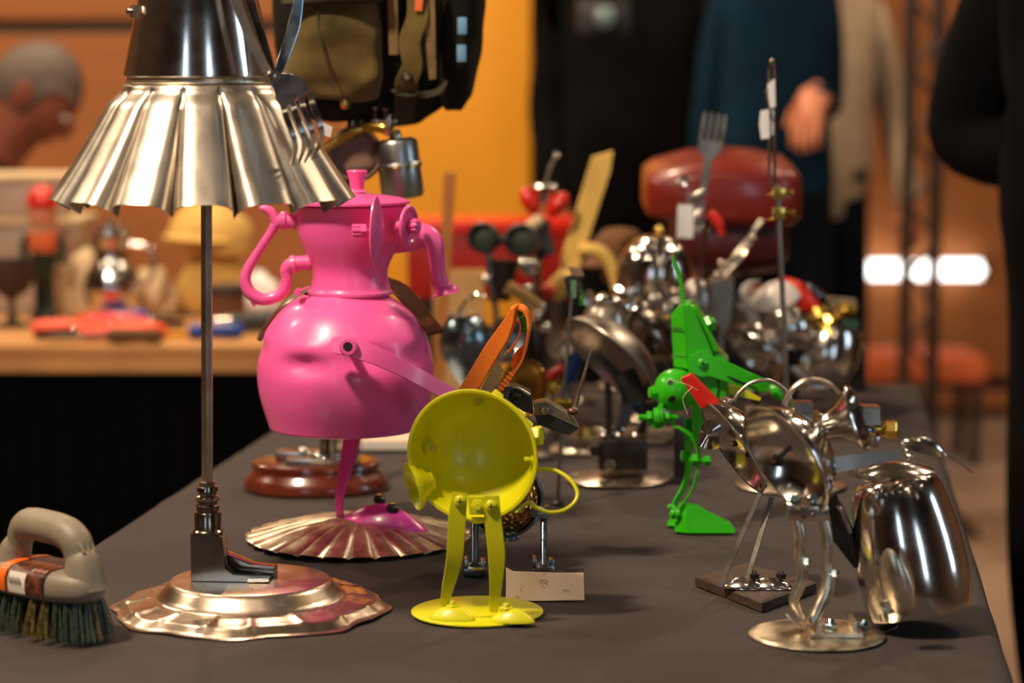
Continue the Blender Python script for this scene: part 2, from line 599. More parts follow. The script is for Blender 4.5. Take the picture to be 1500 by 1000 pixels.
# lit strip on the far wall, low bench, lattice post
a, b = at(1216, 395, 8.4), at(1440, 395, 8.4)
root = thing('tube_lamp', 'glowing white tube lamp mounted low on the far wall', 'lamp', ((a.x + b.x) / 2, 8.43, a.z))
part(root, 'tube', tube([a, b], 0.031, 16), 'tube_light')
for q in (a, b):
    part(root, 'end_cap', box(q, 0.02, 0.06, 0.075, bev=0.004), 'truss_paint')
part(root, 'mounting_rail', box(((a.x + b.x) / 2, 8.45, a.z), b.x - a.x + 0.04, 0.02, 0.03), 'truss_paint')
a = at(1335, 533, 7.6)
root = thing('bench', 'low bench with orange seat cushion by the far wall', 'bench', (a.x, 7.6, 0))
part(root, 'cushion', box((a.x, 7.6, a.z), 0.42, 0.35, 0.08, bev=0.02), 'orange_fabric')
for dx in (-0.18, 0.18):
    for dy in (-0.13, 0.13):
        part(root, 'leg', box((a.x + dx, 7.6 + dy, (a.z - 0.04) / 2), 0.03, 0.03, a.z - 0.04), 'truss_paint')
a, b = at(1330, 400, 6.4), at(1372, 400, 6.4)
root = thing('lattice_post', 'dark steel lattice post standing in front of the far wall', 'post', ((a.x + b.x) / 2, 6.4, 0))
for x in (a.x, b.x):
    for y in (6.4, 6.475):
        part(root, 'upright', tube([(x, y, 0.0), (x, y, 2.6)], 0.011, 8), 'truss_paint')
k = 0
z = 0.06
while z < 2.5:
    x0, x1 = (a.x, b.x) if k % 2 else (b.x, a.x)
    part(root, 'brace', tube([(x0, 6.4, z), (x1, 6.4, z + 0.09)], 0.007, 6), 'truss_paint')
    z += 0.09
    k += 1
part(root, 'base_plate', box(((a.x + b.x) / 2, 6.44, 0.006), 0.3, 0.3, 0.012), 'truss_paint')

# ============================================================ the table and its cloth
FL, FR_, BL, BR = onz(-203, 1012), onz(1486, 1012), onz(500, 561), onz(1346, 561)
root = thing('table', 'long market table under a dark cloth', 'table', ((FL + FR_ + BL + BR) / 4 - V((0, 0, TZ))))
def q4(u, v):
    return (FL.lerp(FR_, u)).lerp(BL.lerp(BR, u), v)
top = [q4(0.012, 0.006), q4(0.988, 0.006), q4(0.988, 0.994), q4(0.012, 0.994)]
part(root, 'table_top', prism([p - V((0, 0, 0.006)) for p in top], (0, 0, -0.03)), 'light_wood', 30)
for u in (0.06, 0.94):
    for v in (0.05, 0.95):
        p = q4(u, v)
        part(root, 'leg', box((p.x, p.y, (TZ - 0.036) / 2), 0.04, 0.04, TZ - 0.036, bev=0.004), 'truss_paint')
# cloth: top with gentle wrinkles, skirts on all sides
nu, nv = 110, 220
vs, fs, ix = [], [], {}
for j in range(nv + 1):
    for i in range(nu + 1):
        p = q4(i / nu, j / nv)
        h = 0.0020 * noise.noise(V((p.x * 9, p.y * 4, 1))) + 0.0022 * max(0, noise.noise(V((p.x * 4 + p.y * 5, p.y * 16 - p.x * 6, 4)))) - 0.0016
        e = min(i / nu, 1 - i / nu) * 0.9
        if e < 0.012:
            h -= 0.004 * (1 - e / 0.012) ** 2
        ix[i, j] = len(vs)
        vs.append(V((p.x, p.y, TZ + h)))
for j in range(nv):
    for i in range(nu):
        fs.append((ix[i, j], ix[i + 1, j], ix[i + 1, j + 1], ix[i, j + 1]))
per = [(i, 0) for i in range(nu)] + [(nu, j) for j in range(nv)] + [(i, nv) for i in range(nu, 0, -1)] + [(0, j) for j in range(nv, 0, -1)]
ctr = q4(0.5, 0.5)
prev = [ix[k] for k in per]
for d, off in ((0.012, 0.006), (0.10, 0.009), (0.3, 0.014), (0.55, 0.02)):
    row = []
    for n_, k in enumerate(per):
        p = vs[ix[k]]
        i, j = k
        o = V((0, 0, 0))
        if i == 0:
            o += (q4(0, .5) - q4(1, .5)).normalized()
        if i == nu:
            o += (q4(1, .5) - q4(0, .5)).normalized()
        if j == 0:
            o += V((0, -1, 0))
        if j == nv:
            o += V((0, 1, 0))
        o = o.normalized() if o.length else V((0, 0, 0))
        wv = off + (d * 0.035) * (1 + math.sin(n_ * 0.22 + 2 * math.sin(n_ * 0.05)))
        row.append(len(vs))
        vs.append(V((p.x, p.y, TZ - 0.004 - d)) + o * wv)
    L = len(per)
    for n_ in range(L):
        fs.append((prev[n_], prev[(n_ + 1) % L], row[(n_ + 1) % L], row[n_]))
    prev = row
solo('tablecloth', 'dark grey brown cloth covering the long market table', 'tablecloth', (vs, fs), 'tablecloth_fabric', ((FL + FR_ + BL + BR) / 4), 80)

# ============================================================ scrub brush
c0 = onz(72, 926)
rz = Matrix.Rotation(R(-38), 3, 'Z')
def B(x, y, z):
    z = z + 0.006 if z < 0.06 else 0.066 + (z - 0.06) * 0.66
    return c0 + rz @ V((x, y, z))
root = thing('scrub_brush', 'grey plastic hand scrub brush with loop handle and wiry bristles', 'brush', c0)
HL, HW = 0.066, 0.031
def brow(z, sx, sy, n=40):
    return ering(B(0, 0, z), rz @ V((HL * sx, 0, 0)), rz @ V((0, HW * sy, 0)), n, 2.5)
part(root, 'block', bridge([brow(0.030, .90, .86), brow(0.032, .97, .96), brow(0.038, 1, 1), brow(0.046, .985, .98), brow(0.0515, .93, .9), brow(0.055, .82, .74), brow(0.056, .6, .5)]), 'brush_grey', 60)
hp = [B(-0.046, 0, 0.040), B(-0.043, 0, 0.060), B(-0.036, 0, 0.078), B(-0.032, 0, 0.094), B(-0.022, 0, 0.1035), B(0.002, 0, 0.1040), B(0.024, 0, 0.1005), B(0.037, 0, 0.090), B(0.042, 0, 0.074), B(0.046, 0, 0.060), B(0.047, 0, 0.040)]
hr = [0.022, 0.0165, 0.0125, 0.0135, 0.0150, 0.0148, 0.0148, 0.0145, 0.0135, 0.0165, 0.022]
part(root, 'handle', tube(hp, hr, 20, sm=6, ell=0.92), 'brush_grey', 60)
for dy in (-0.006, 0.0, 0.006):
    g = [B(-0.020, dy, 0.1178 - abs(dy) * .3), B(0.002, dy, 0.1182 - abs(dy) * .3), B(0.0245, dy, 0.1146 - abs(dy) * .3), B(0.044, dy, 0.1005 - abs(dy) * .3), B(0.0545, dy, 0.080)]
    part(root, 'grip_rib', tube(g, 0.0014, 6, sm=6), 'brush_grey', 60)
def band(x0, x1, off=0.0007, y0=-1.0, y1=1.0):
    rings = []
    prof = [(.97, .033), (1, .038), (.985, .046), (.9, .0515), (.74, .055), (.45, .0565), (0, .057)]
    prof = [(-a, z) for a, z in prof] + [(a, z) for a, z in prof[::-1][1:]]
    prof = [q for q in prof if y0 <= q[0] <= y1]
    for x in (x0, (x0 + x1) / 2, x1):
        rings.append([B(x, a * HW * 1.0, z) + rz @ V((0, off * (1 if a > 0 else -1) * abs(a), off)) for a, z in prof])
    vs, fs = [], []
    for r in rings:
        vs += r
    m = len(prof)
    for i in range(2):
        for j in range(m - 1):
            fs.append((i * m + j, i * m + j + 1, (i + 1) * m + j + 1, (i + 1) * m + j))
    return vs, fs
lb = part(root, 'sticker', band(-0.026, 0.028), 'sticker_dark', 60, label='orange and black product sticker around the brush')
part(lb, 'orange_edge', band(-0.030, -0.020, 0.0012), 'sticker_orange', 60)
part(lb, 'white_panel', band(-0.016, 0.006, 0.0012, -1.0, -0.8), 'sticker_white', 60)
for k in range(6):
    a = B(-0.0125 + 0.0028 * k, -HW * 1.0 - 0.0022, 0.046 - 0.001 * (k % 2))
    part(lb, 'print_line', box(a, 0.0009, 0.0004, 0.006, rz), 'ink', 0)
for k in range(5):
    a = B(0.010 + 0.0035 * k, -HW * .62, 0.0558)
    part(lb, 'print_line', box(a, 0.0016, 0.018, 0.0004, rz @ Matrix.Rotation(0.25, 3, 'Z')), ('sticker_white', 'sticker_orange')[k % 2], 0)
# bristle tufts: three shared meshes
tm = []
for v in range(4):
    g = []
    for k in range(26):
        a, rr = random.random() * 2 * PI, 0.0030 * math.sqrt(random.random())
        bx_, by_ = rr * math.cos(a), rr * math.sin(a)
        sp = 1.9 + random.random() * 0.8
        ln = 0.0375 + random.uniform(-0.003, 0.001)
        jx, jy = random.uniform(-.0022, .0022), random.uniform(-.0022, .0022)
        g.append(tube([(bx_, by_, 0), (bx_ * (1 + sp) / 2 + jx * .4, by_ * (1 + sp) / 2 + jy * .4, -ln * .5), (bx_ * sp + jx, by_ * sp + jy, -ln)], [0.00040, 0.00034, 0.00024], 4))
    tm.append(mesh('bristle_tuft', g, ('bristle', 'bristle_green')[v % 2]))
for ring, (kx, ky, nn) in enumerate([(0.86, 0.80, 26), (0.62, 0.5, 16), (0.36, 0.18, 8)]):
    for k in range(nn):
        t = 2 * PI * k / nn + ring * 0.13
        x, y = HL * kx * math.copysign(abs(math.cos(t)) ** 0.8, math.cos(t)), HW * ky * math.copysign(abs(math.sin(t)) ** 0.8, math.sin(t))
        o = bpy.data.objects.new('bristle_tuft', tm[random.randrange(4)])
        col.objects.link(o)
        o.parent = root
        o.location = rz @ V((x, y, 0.0385))
        tilt = rz @ V((x / HL, y / HW, 0))
        o.rotation_euler = (-tilt.y * -0.30, tilt.x * -0.30, random.random() * 6) if False else (V((tilt.x * 0.24, tilt.y * 0.24, -1)).rotation_difference(V((0, 0, -1))).inverted().to_euler())

# ============================================================ cake-tin figure (lamp shaped)
L = Lay(367, 890)
s = L.s
root = thing('cake_tin_figure', 'tall metal figure with fluted cake tin skirt and shiny pot body on silver tray', 'sculpture', L.o)
def tray(th, r, h):
    k = (r / s - 140) / 63
    if k > 0:
        w8 = math.cos(8 * th + 0.6)
        r = r * (1 + 0.028 * k * w8 + 0.012 * k * math.cos(16 * th))
        h = h + s * 3.2 * math.exp(-((w8 - 0.2) / 0.25) ** 2) * math.sin(PI * min(1, k)) + s * 1.6 * k * (1 - w8) * 0.5
    return r, h
pr = [(0, 44), (60, 44), (112, 44.5), (118, 43), (123, 38), (132, 27), (138, 21), (146, 18), (151, 18.5), (156, 17), (170, 13.5), (180, 13), (186, 10), (194, 4), (200, 1.6), (203, 1.2)]
part(root, 'tray_base', lathe(shell([(r * s, h * s) for r, h in pr], -0.0012), L.o, seg=192, f=tray), 'plate_metal', 50)
# foot bracket
o = L.o
bz = lambda px: (px - 367) * s
bc = o + V((bz(306), -0.004, 44.5 * s))
yaw = Matrix.Rotation(R(-4), 3, 'Z')
def Q(x, y, z):
    return bc + yaw @ V((x * s, y * s, z * s))
brk = part(root, 'foot_bracket', [
    prism([Q(-24, -14, 0), Q(92, -14, 0), Q(92, -14, 5), Q(40, -14, 9), Q(26, -14, 18), Q(24, -14, 69), Q(-24, -14, 72)], yaw @ V((0, 30 * s, 0)), bev=1.6 * s),
    lathe([(0, 70 * s), (23 * s, 70 * s), (23 * s, 74 * s), (21 * s, 76 * s), (0, 76 * s)], bc, seg=24)], 'black_chrome', 30)
part(root, 'rear_bracket', prism([Q(20, 20, 0), Q(96, 20, 0), Q(96, 20, 16), Q(60, 20, 20), Q(20, 20, 36)], yaw @ V((0, 26 * s, 0)), bev=1.6 * s), 'black_chrome', 30)
part(root, 'clamp_screw', tube([Q(62, -16, 3), Q(93, -16, 4)], 3 * s, 10), 'chrome')
part(root, 'socket', lathe([(0, 70 * s), (20 * s, 70 * s), (20 * s, 100 * s), (18.5 * s, 102 * s), (15.5 * s, 102 * s), (15.5 * s, 104 * s), (17.5 * s, 105 * s), (17.5 * s, 112 * s), (15 * s, 114 * s), (15 * s, 118 * s), (17 * s, 119 * s), (17 * s, 126 * s), (13.5 * s, 128 * s), (13.5 * s, 133 * s), (16 * s, 134 * s), (15 * s, 140 * s), (11 * s, 142 * s), (0, 142 * s)], bc, seg=28), 'black_chrome', 40)
part(root, 'collar_ring', lathe([(15.4 * s, 119 * s), (18 * s, 120 * s), (18 * s, 124 * s), (15.4 * s, 125 * s)], bc, seg=28), 'nickel')
# rod with grooves
top_z = L(301, 118).z
rodb = bc + V((0, 0, 130 * s))
rodt = V((L(301, 118).x + 0.001, bc.y, top_z))
def groove(th, r, h):
    return r * (1 - 0.16 * abs(math.sin(3 * th)) ** 0.6), h
part(root, 'rod', lathe([(0, 0), (9 * s, 0), (9 * s, (rodt - rodb).length)], rodb, rodt - rodb, 36, f=groove), 'rod_steel', 60)
part(root, 'rod_nut', hexnut(rodb + V((0, 0, 14 * s)), UP, 13 * s, 9 * s), 'nickel', 30)
# fluted skirt
zc = lambda py: L(297, py).z
zt, zb = zc(124), zc(297)
NF = 14
def flute(th, r, h):
    k = max(0.0, min(1.0, (zt - (h + o.z)) / (zt - zb)))
    c = math.cos(NF * (th - PH))
    u = abs(math.sin(NF * (th - PH) / 2))           # 1 on the lobe, 0 in the valley
    amp = (0.07 + 0.115 * k) * min(1, max(0, k - 0.015) * 14)
    lobe = math.sqrt(max(0.0, 1 - (1 - u) ** 2.0)) ** 0.85
    rr = r * (1 - amp + amp * lobe)
    if k > 0.02:
        h += s * 26 * (lobe - 0.62) * (k ** 3)
    return rr, h
PH = R(-90) - 0.10
pr = [(0, 1.0), (100, 1.0), (110, 0.4), (114, -2.0), (114.5, -6.0)]
for i in range(1, 25):
    k = i / 24
    pr.append((115 + 10 * min(1, k * 9) + 99 * k, -7 - k * ((zt - zb) / s - 7)))
sk = V((L(297, 200).x, o.y, zt))
PROF = [(r * s, h * s) for r, h in pr]
part(root, 'cake_tin_skirt', lathe(shell([(r, h + (zt - o.z)) for r, h in PROF], -0.0009), V((sk.x, sk.y, o.z)), seg=540, xdir=(1, 0, 0), f=flute), 'pan_aluminium', 70)
# pot body above
pt = V((L(292, 118).x, o.y, zt + 1.5 * s))
part(root, 'base_ring', lathe([(0, 0), (104 * s, 0), (106 * s, 2 * s), (106 * s, 5 * s), (104 * s, 8 * s), (0, 8 * s)], pt, seg=64), 'aged_silver', 40)
part(root, 'pot_body', lathe([(0, 8 * s), (105 * s, 8 * s), (109 * s, 11 * s), (109 * s, 16 * s), (84 * s, 135 * s), (70 * s, 205 * s), (66 * s, 212 * s), (50 * s, 224 * s), (20 * s, 232 * s), (0, 233 * s)], pt, seg=72), 'chrome', 30)
part(root, 'lid_knob', lathe([(0, 231 * s), (8 * s, 231 * s), (9 * s, 240 * s), (18 * s, 250 * s), (18 * s, 258 * s), (0, 266 * s)], pt, seg=24), 'black_rubber', 40)
b1 = L(200, 18, -0.02)
part(root, 'side_bolt', bolt(V((b1.x, o.y - 0.028, b1.z)), V((-1, -0.45, 0.1)), 11 * s, 12 * s, 0.004), 'nickel', 30)
# fork arms
y1 = -0.060
fh = [L(318, -90, -0.055), L(338, -20, -0.062), L(362, 45, -0.067), L(386, 96, -0.071), L(398, 112, -0.071)]
fk = part(root, 'fork_arm', [strip(spline(fh, 8), [18 * s, 15 * s, 14 * s, 13 * s, 12 * s], 3.2 * s, V((1, 0.5, 0)))], 'pan_aluminium', 40, label='bent dinner fork hanging beside the skirt')
hd = spline([L(396, 106, -0.071), L(405, 116, -0.0715), L(420, 128, -0.073), L(434, 146, -0.0745)], 5)
part(fk, 'fork_head', strip(hd, [10 * s, 22 * s, 46 * s, 50 * s], 2.6 * s, V((1, 0.1, 0.55))), 'chrome', 40)
for k in range(4):
    x0, y0 = 413 + k * 13.5, 153 - k * 4.5
    g = spline([L(x0, y0 - 6, -0.074), L(x0 + 5, y0 + 14, -0.079), L(x0 + 15, y0 + 42, -0.082), L(x0 + 20 - k * 1.0, y0 + 66, -0.079), L(x0 + 12 - k * 3, y0 + 94, -0.072)], 6)
    part(fk, 'tine', strip(g, [9 * s, 9.5 * s, 9 * s, 7 * s, 2 * s], 3.6 * s, V((1, 0.2, 0.3))), 'chrome', 40)
part(root, 'fork_rivet', lathe([(0, -5 * s), (8 * s, -5 * s), (8 * s, 2 * s), (4 * s, 6 * s), (0, 6 * s)], L(397, 111, -0.070), L(397, 111, -0.08) - L(397, 111, 0), 16), 'nickel')
g = spline([L(352, -70, -0.03), L(366, 0, -0.035), L(392, 80, -0.045), L(402, 120, -0.05)], 8)
part(root, 'second_fork_handle', strip(g, [8 * s, 12 * s, 11 * s, 8 * s], 3 * s, RT), 'chrome', 40)
g = spline([L(404, 114, 0.0), L(414, 88, 0.005), L(430, 40, 0.015), L(437, 0, 0.02), L(438, -40, 0.02)], 8)
part(root, 'spoon_handle', strip(g, [9 * s, 15 * s, 18 * s, 14 * s, 10 * s], 3 * s, RT), 'blue_steel', 40)
g = [L(466, 176, -0.02), L(487, 186, -0.02), L(484, 201, -0.02), L(468, 196, -0.02)]
part(root, 'price_tag', prism(g, (0, 0.0006, 0)), 'white_paper', 20)

# ============================================================ pink teapot figure
L = Lay(525, 789)
s = L.s
root = thing('pink_teapot_figure', 'pink painted teapot figure standing on one leg on a fluted silver dish', 'sculpture', L.o)
def shellw(th, r, h):
    k = r / (162 * s)
    u = abs(math.sin(13 * th + 0.35))
    lb = math.sqrt(max(0, 1 - (1 - u) ** 2))
    return r * (1 + 0.085 * (lb - 0.6) * k ** 6), h + s * 7.0 * (lb - 0.6) * k ** 1.5 * min(1, k * 2)
pr = [(0, 32), (8, 32), (20, 31.6), (45, 29.6), (75, 25), (105, 18.5), (130, 11), (148, 5), (158, 1.8), (162, 1.2)]
part(root, 'fluted_dish', lathe(shell([(r * s, h * s) for r, h in pr], -0.0010), L.o + V((0, 0, 0.0022)), seg=260, f=shellw), 'aged_silver', 60)
K = L(505, 540)          # kettle axis
kx, ky = K.x, L.o.y + 0.012
Z = lambda py: L(505, py, 0.012).z
BODY = [(627, 0), (627, 106), (625, 113), (612, 117), (590, 124), (570, 128.5), (549, 130.5), (530, 129.5), (510, 126), (490, 119.5), (472, 109), (457, 97), (444, 82), (434, 66), (430, 61)]
dn = [(R(-90 - 25), 521, 0.10, 0.27, 15), (R(-90 + 17), 512, 0.08, 0.27, 17), (R(-90 - 78), 506, 0.035, 0.3, 14), (R(-90 + 62), 512, 0.05, 0.25, 15)]
def dents(th, r, h):
    zz = h + 0
    for a, py, d, wa, wz in dn:
        da = (th - a + PI) % (2 * PI) - PI
        dz = (zz - (Z(py))) / (wz * s)
        # a crease with a bulge above it
        r *= 1 - d * math.exp(-(da / wa) ** 2) * (math.exp(-dz * dz) - 0.35 * math.exp(-((dz - 1.3) / 0.8) ** 2))
    return r, h
bp_ = [V((r * s, Z(py), 0)) for py, r in BODY]
bp_ = bp_[:3] + spline(bp_[2:], 4)[1:]
part(root, 'kettle_body', lathe([(p.x, p.y) for p in bp_], V((kx, ky, 0)), seg=120, xdir=RT, f=dents), 'pink_paint', 60)
nx = L(512, 400).x
NECK = [(431, 57), (430, 63), (426, 63), (424, 59.5), (418, 58), (405, 55.5), (394, 55.5), (383, 59), (368, 67), (355, 72), (343, 75.5), (325, 78), (312, 79), (307, 83), (301, 83.5), (299, 80), (299, 0)]
part(root, 'neck', lathe([(r * s, Z(py)) for py, r in NECK], V((nx, ky, 0)), seg=64), 'pink_paint', 50)
LID = [(298, 0), (298, 90), (297, 94), (294, 94), (290, 82), (286, 56), (284, 36), (281, 16), (277, 10), (262, 11.5), (251, 15.5), (249, 14.5), (249, 0)]
tl = V((0.02, 0, 1))
part(root, 'lid', lathe([(r * s, Z(py)) for py, r in LID[:8]] + [(0, Z(281))], V((L(506, 300).x, ky, 0)), seg=64), 'pink_paint', 40)
part(root, 'lid_knob', lathe([(0, Z(283))] + [(r * s, Z(py)) for py, r in LID[7:]], V((L(522, 265).x, ky, 0)), seg=28), 'pink_paint', 40)
cp = lambda x, y, dy=0.012: L(330 + x / 2.381, 230 + y / 2.381, dy)
hp = [cp(248, 226), cp(200, 222), cp(178, 232), cp(160, 262), cp(118, 325), cp(82, 385), cp(70, 428), cp(85, 470), cp(124, 494), cp(172, 488), cp(204, 462), cp(214, 424), cp(212, 392), cp(238, 372), cp(300, 368)]
hr = [11.5, 10.5, 7.5, 6.5, 6.2, 7.5, 8.5, 9.5, 9.5, 8.8, 8.5, 8.2, 9, 10.5, 11]
hd_ = part(root, 'handle', tube(hp, [r * s for r in hr], 16, sm=6), 'pink_paint', 60)
part(hd_, 'scroll', tube([cp(182, 236), cp(168, 205), cp(152, 186), cp(128, 178)], [8.5 * s, 7.5 * s, 7 * s, 5 * s], 14, sm=6), 'pink_paint', 60)
part(hd_, 'scroll_tip', ball(cp(130, 179), 5.2 * s), 'pink_paint', 60)
part(hd_, 'drip', tube([cp(98, 478), cp(100, 505), cp(104, 518)], [8 * s, 4.5 * s, 2.5 * s], 12, sm=4), 'pink_paint', 60)
part(hd_, 'ferrule', lathe([(11 * s, -5 * s), (13.5 * s, -4 * s), (13.5 * s, 3 * s), (11 * s, 5 * s)], cp(204, 222), RT, 24), 'pink_paint')
part(hd_, 'ferrule', lathe([(11 * s, -4 * s), (13.5 * s, -3 * s), (13.5 * s, 3 * s), (11 * s, 4 * s)], cp(240, 374), V((1, 0, 0.25)), 24), 'pink_paint')
sp = [cp(585, 290), cp(640, 285), cp(692, 272), cp(726, 300), cp(736, 352), cp(742, 405), cp(756, 448), cp(768, 470), cp(770, 476)]
part(root, 'spout', tube(sp, [r * s for r in (20, 19, 17.5, 15.5, 12.5, 11, 13, 19, 22)], 22, sm=5), 'pink_paint', 60)
# ear disc with knurled nut, leaf ear with bolt
ax = V((1, -0.42, 0.0)).normalized()
ec = cp(640, 240, -0.028)
er = part(root, 'ear_disc', lathe([(0, -3 * s), (27 * s, -3 * s), (30 * s, -1 * s), (30 * s, 1.5 * s), (28 * s, 3 * s), (24 * s, 3 * s), (22 * s, 1 * s), (0, 1 * s)], ec, ax, 40), 'pink_paint', 30)
def knurl(th, r, h):
    return r * (1 + 0.10 * math.copysign(1, math.sin(9 * th))), h
part(er, 'knurled_nut', lathe([(0, 0), (10 * s, 0), (10 * s, 13 * s), (6 * s, 15 * s), (0, 15 * s)], ec + ax * 2 * s, ax, 72, f=knurl), 'pink_paint', 30)
part(er, 'axle', tube([ec - ax * 22 * s, ec], 8 * s, 14), 'pink_paint')
lf = cp(524, 262, -0.062)
lax = V((0.97, -0.25, 0)).normalized()
le = part(root, 'leaf_ear', dish(lf, UP * 51 * s, lax.cross(UP) * 30 * s, lax * 9 * s, 0.0016, egg=0.15), 'pink_paint', 60)
part(le, 'leaf_vein', tube([lf + UP * 44 * s + lax * 2 * s, lf + lax * 9.5 * s, lf - UP * 44 * s + lax * 2 * s], 1.8 * s, 8, sm=5), 'pink_paint')
part(le, 'ear_bolt', bolt(cp(482, 257, -0.062), V((-1, -0.1, 0)), 11 * s, 10 * s) + [lathe([(0, 0), (9 * s, 0), (9 * s, 14 * s), (7 * s, 15 * s), (0, 15 * s)], cp(478, 257, -0.062), V((-1, -0.1, 0)), 40, f=knurl)], 'pink_paint', 30)
part(le, 'ear_pin', tube([cp(470, 257, -0.062), cp(540, 262, -0.03)], 4 * s, 10), 'pink_paint')
hg = cp(252, 470, -0.02)
part(root, 'lid_hinge', [tube([hg + V((0, -0.008, 0)), hg + V((0, 0.008, 0))], 5 * s, 14), strip([hg, cp(292, 452, -0.02)], 6 * s, 2.5 * s, FW)], 'pink_paint')
# brown arched handle behind the kettle
g = spline([cp(118, 640, 0.06), cp(150, 580, 0.062), cp(220, 505, 0.066), cp(330, 455, 0.072), cp(470, 430, 0.075), cp(590, 450, 0.06), cp(660, 520, 0.03), cp(735, 612, 0.0)], 6)
part(root, 'rear_bail_handle', strip(g, [13 * s, 16 * s, 18 * s, 20 * s, 22 * s, 26 * s, 27 * s, 27 * s], 7 * s, V((0.35, 1, 0.55))), 'brown_handle', 30, label='brown wooden bail handle of the kettle')
# arm strap with hex socket screw
am = [cp(362, 664, -0.096), cp(376, 655, -0.098), cp(430, 658, -0.099), cp(520, 690, -0.098), cp(622, 738, -0.090), cp(700, 780, -0.072), cp(800, 838, -0.05)]
arm = part(root, 'arm', strip(am, [5 * s, 24 * s, 30 * s, 27 * s, 24 * s, 24 * s, 24 * s], 2.4 * s, V((0.2, 0.45, 1))), 'pink_paint', 30)
nrm = V((-0.12, -1, 0.05)).normalized()
sw = part(arm, 'socket_screw', lathe([(0, 0), (12.5 * s, 0), (13 * s, 1.5 * s), (13 * s, 8 * s), (11.5 * s, 10 * s), (7 * s, 10 * s), (6.4 * s, 5 * s), (0, 5 * s)], cp(432, 660, -0.099), nrm, 28), 'pink_paint', 35)
part(sw, 'hex_hole', lathe([(0, 10.4 * s), (6.4 * s, 10.4 * s), (6.4 * s, 9.8 * s), (0, 9.8 * s)], cp(432, 660, -0.099), nrm, 6), 'hole_black', 30)
part(arm, 'spacer', tube([cp(432, 660, -0.098), cp(432, 660, -0.05)], 6 * s, 12), 'pink_paint')
# leg, shoe
c4 = lambda x, y, dy=0.0: L(340 + x / 4.0, 600 + y / 4.0, dy)
lg = [c4(712, 70), c4(704, 150), c4(676, 300), c4(640, 450), c4(626, 540), c4(628, 605), c4(648, 638), c4(690, 640), c4(720, 628)]
part(root, 'leg', [strip(spline(lg, 6), [34 * s, 32 * s, 24 * s, 16 * s, 12 * s, 11 * s, 12 * s, 12 * s, 14 * s], 5 * s, V((0.82, -0.55, 0))),
                   strip([p + V((0.003, -0.003, 0)) for p in spline(lg[:7], 6)], [9 * s, 8 * s, 6 * s, 5 * s, 4 * s, 4 * s], 6.5 * s, V((0.82, -0.55, 0)))], 'purple_pink_paint', 40)
a0, a1 = c4(655, 632, 0.0), c4(1156, 735, -0.035)
cc = (a0 + a1) / 2
la = (a1 - a0) / 2
sd = la.cross(UP).normalized()
sh = part(root, 'shoe', dish(cc, la, sd * 34 * s, V((0.02, 0.0, 1)) * 31 * s, 0.0014, p=1.9, egg=0.12), 'purple_pink_paint', 60)
for q, px in ((c4(862, 522, -0.004), 0), (c4(940, 574, -0.026), 1)):
    n_ = part(sh, 'black_nut', lathe([(0, 0), (8.5 * s, 0), (9 * s, 2 * s), (9 * s, 8 * s), (6 * s, 10 * s), (0, 9 * s)], q - UP * 5 * s, V((0.15, -0.1, 1)), 24), 'black_rubber', 35)
    part(n_, 'bolt_tip', tube([q - UP * 24 * s, q + UP * 7 * s], 3.6 * s, 10), 'nickel')
# ============================================================ yellow bowl-headed figure
L = Lay(699, 897)
s = L.s
root = thing('yellow_bowl_figure', 'yellow painted figure with open bowl body and two strap legs on round base', 'sculpture', L.o)
c5 = lambda x, y, dy=0.0: L(570 + x / 2.0, 430 + y / 2.0, dy)
part(root, 'base_disc', lathe([(0, 0.0002), (97 * s, 0.0002), (98.5 * s, 1.2 * s), (98.5 * s, 3 * s), (97 * s, 4 * s), (0, 4.5 * s)], L.o, seg=72), 'yellow_paint', 40)
nb = V((-0.24, -0.965, -0.06)).normalized()          # the way the bowl opens
bc = c5(243, 474, -0.025)
Rb = 98 * s
pr = [(0, -92), (30, -89), (56, -78), (76, -60), (89, -36), (94, -12), (95, -4), (98, -2), (99, 0), (98, 1.5), (94, 1)]
inn = [(91, -6), (86, -34), (73.5, -57), (54, -75), (29, -86), (0, -89)]
bowl = part(root, 'bowl', lathe([(r * s, h * s) for r, h in pr + inn], bc, nb, 72), 'yellow_paint', 50)
bx, by = perp(nb)
for (x, y, dy, n2) in ((120, 452, -0.016, V((0.7, -0.6, -0.1))), (265, 305, -0.016, V((0, -0.6, -0.7)))):
    q = c5(x, y, 0.012)
    part(bowl, 'inner_bolt', bolt(q, n2, 11 * s, 9 * s, 0.008) , 'yellow_paint', 30)
q = c5(408, 484, -0.015)
part(bowl, 'inner_bolt', bolt(q + V((0.004, 0, 0)), V((-1, -0.2, 0)), 6.5 * s, 6 * s, 0.006), 'yellow_paint', 30)
# legs
def leg(pts, ws):
    g = [c5(x, y, d) for x, y, d in pts]
    return strip(spline(g, 5), [w_ * s for w_ in ws], 3.0 * s, RT)
part(root, 'leg', leg([(208, 582, -0.052), (200, 650, -0.052), (192, 770, -0.048), (172, 860, -0.038), (160, 916, -0.030)], (22, 26, 24, 17, 11)), 'yellow_paint', 35)
part(root, 'leg', leg([(300, 592, -0.052), (304, 660, -0.052), (315, 765, -0.050), (312, 860, -0.044), (306, 932, -0.036)], (22, 25, 25, 18, 12)), 'yellow_paint', 35)
def vsc(q, r, n_=V((0.0, -1, 0.05)), pa=root, m='yellow_paint', nm='screw'):
    g, x = screw(q, n_, r)
    o_ = part(pa, nm, g, m)
    part(o_, 'cross_slot', x, m if m != 'yellow_paint' else 'brass')
vsc(c5(208, 608, -0.0535), 9 * s)
vsc(c5(299, 622, -0.0535), 9 * s)
hb = part(root, 'hip_bracket', [prism([c5(230, 594, -0.044), c5(285, 594, -0.044), c5(283, 648, -0.044), c5(235, 648, -0.044)], (0, 0.006, 0), bev=1 * s)], 'yellow_paint', 30)
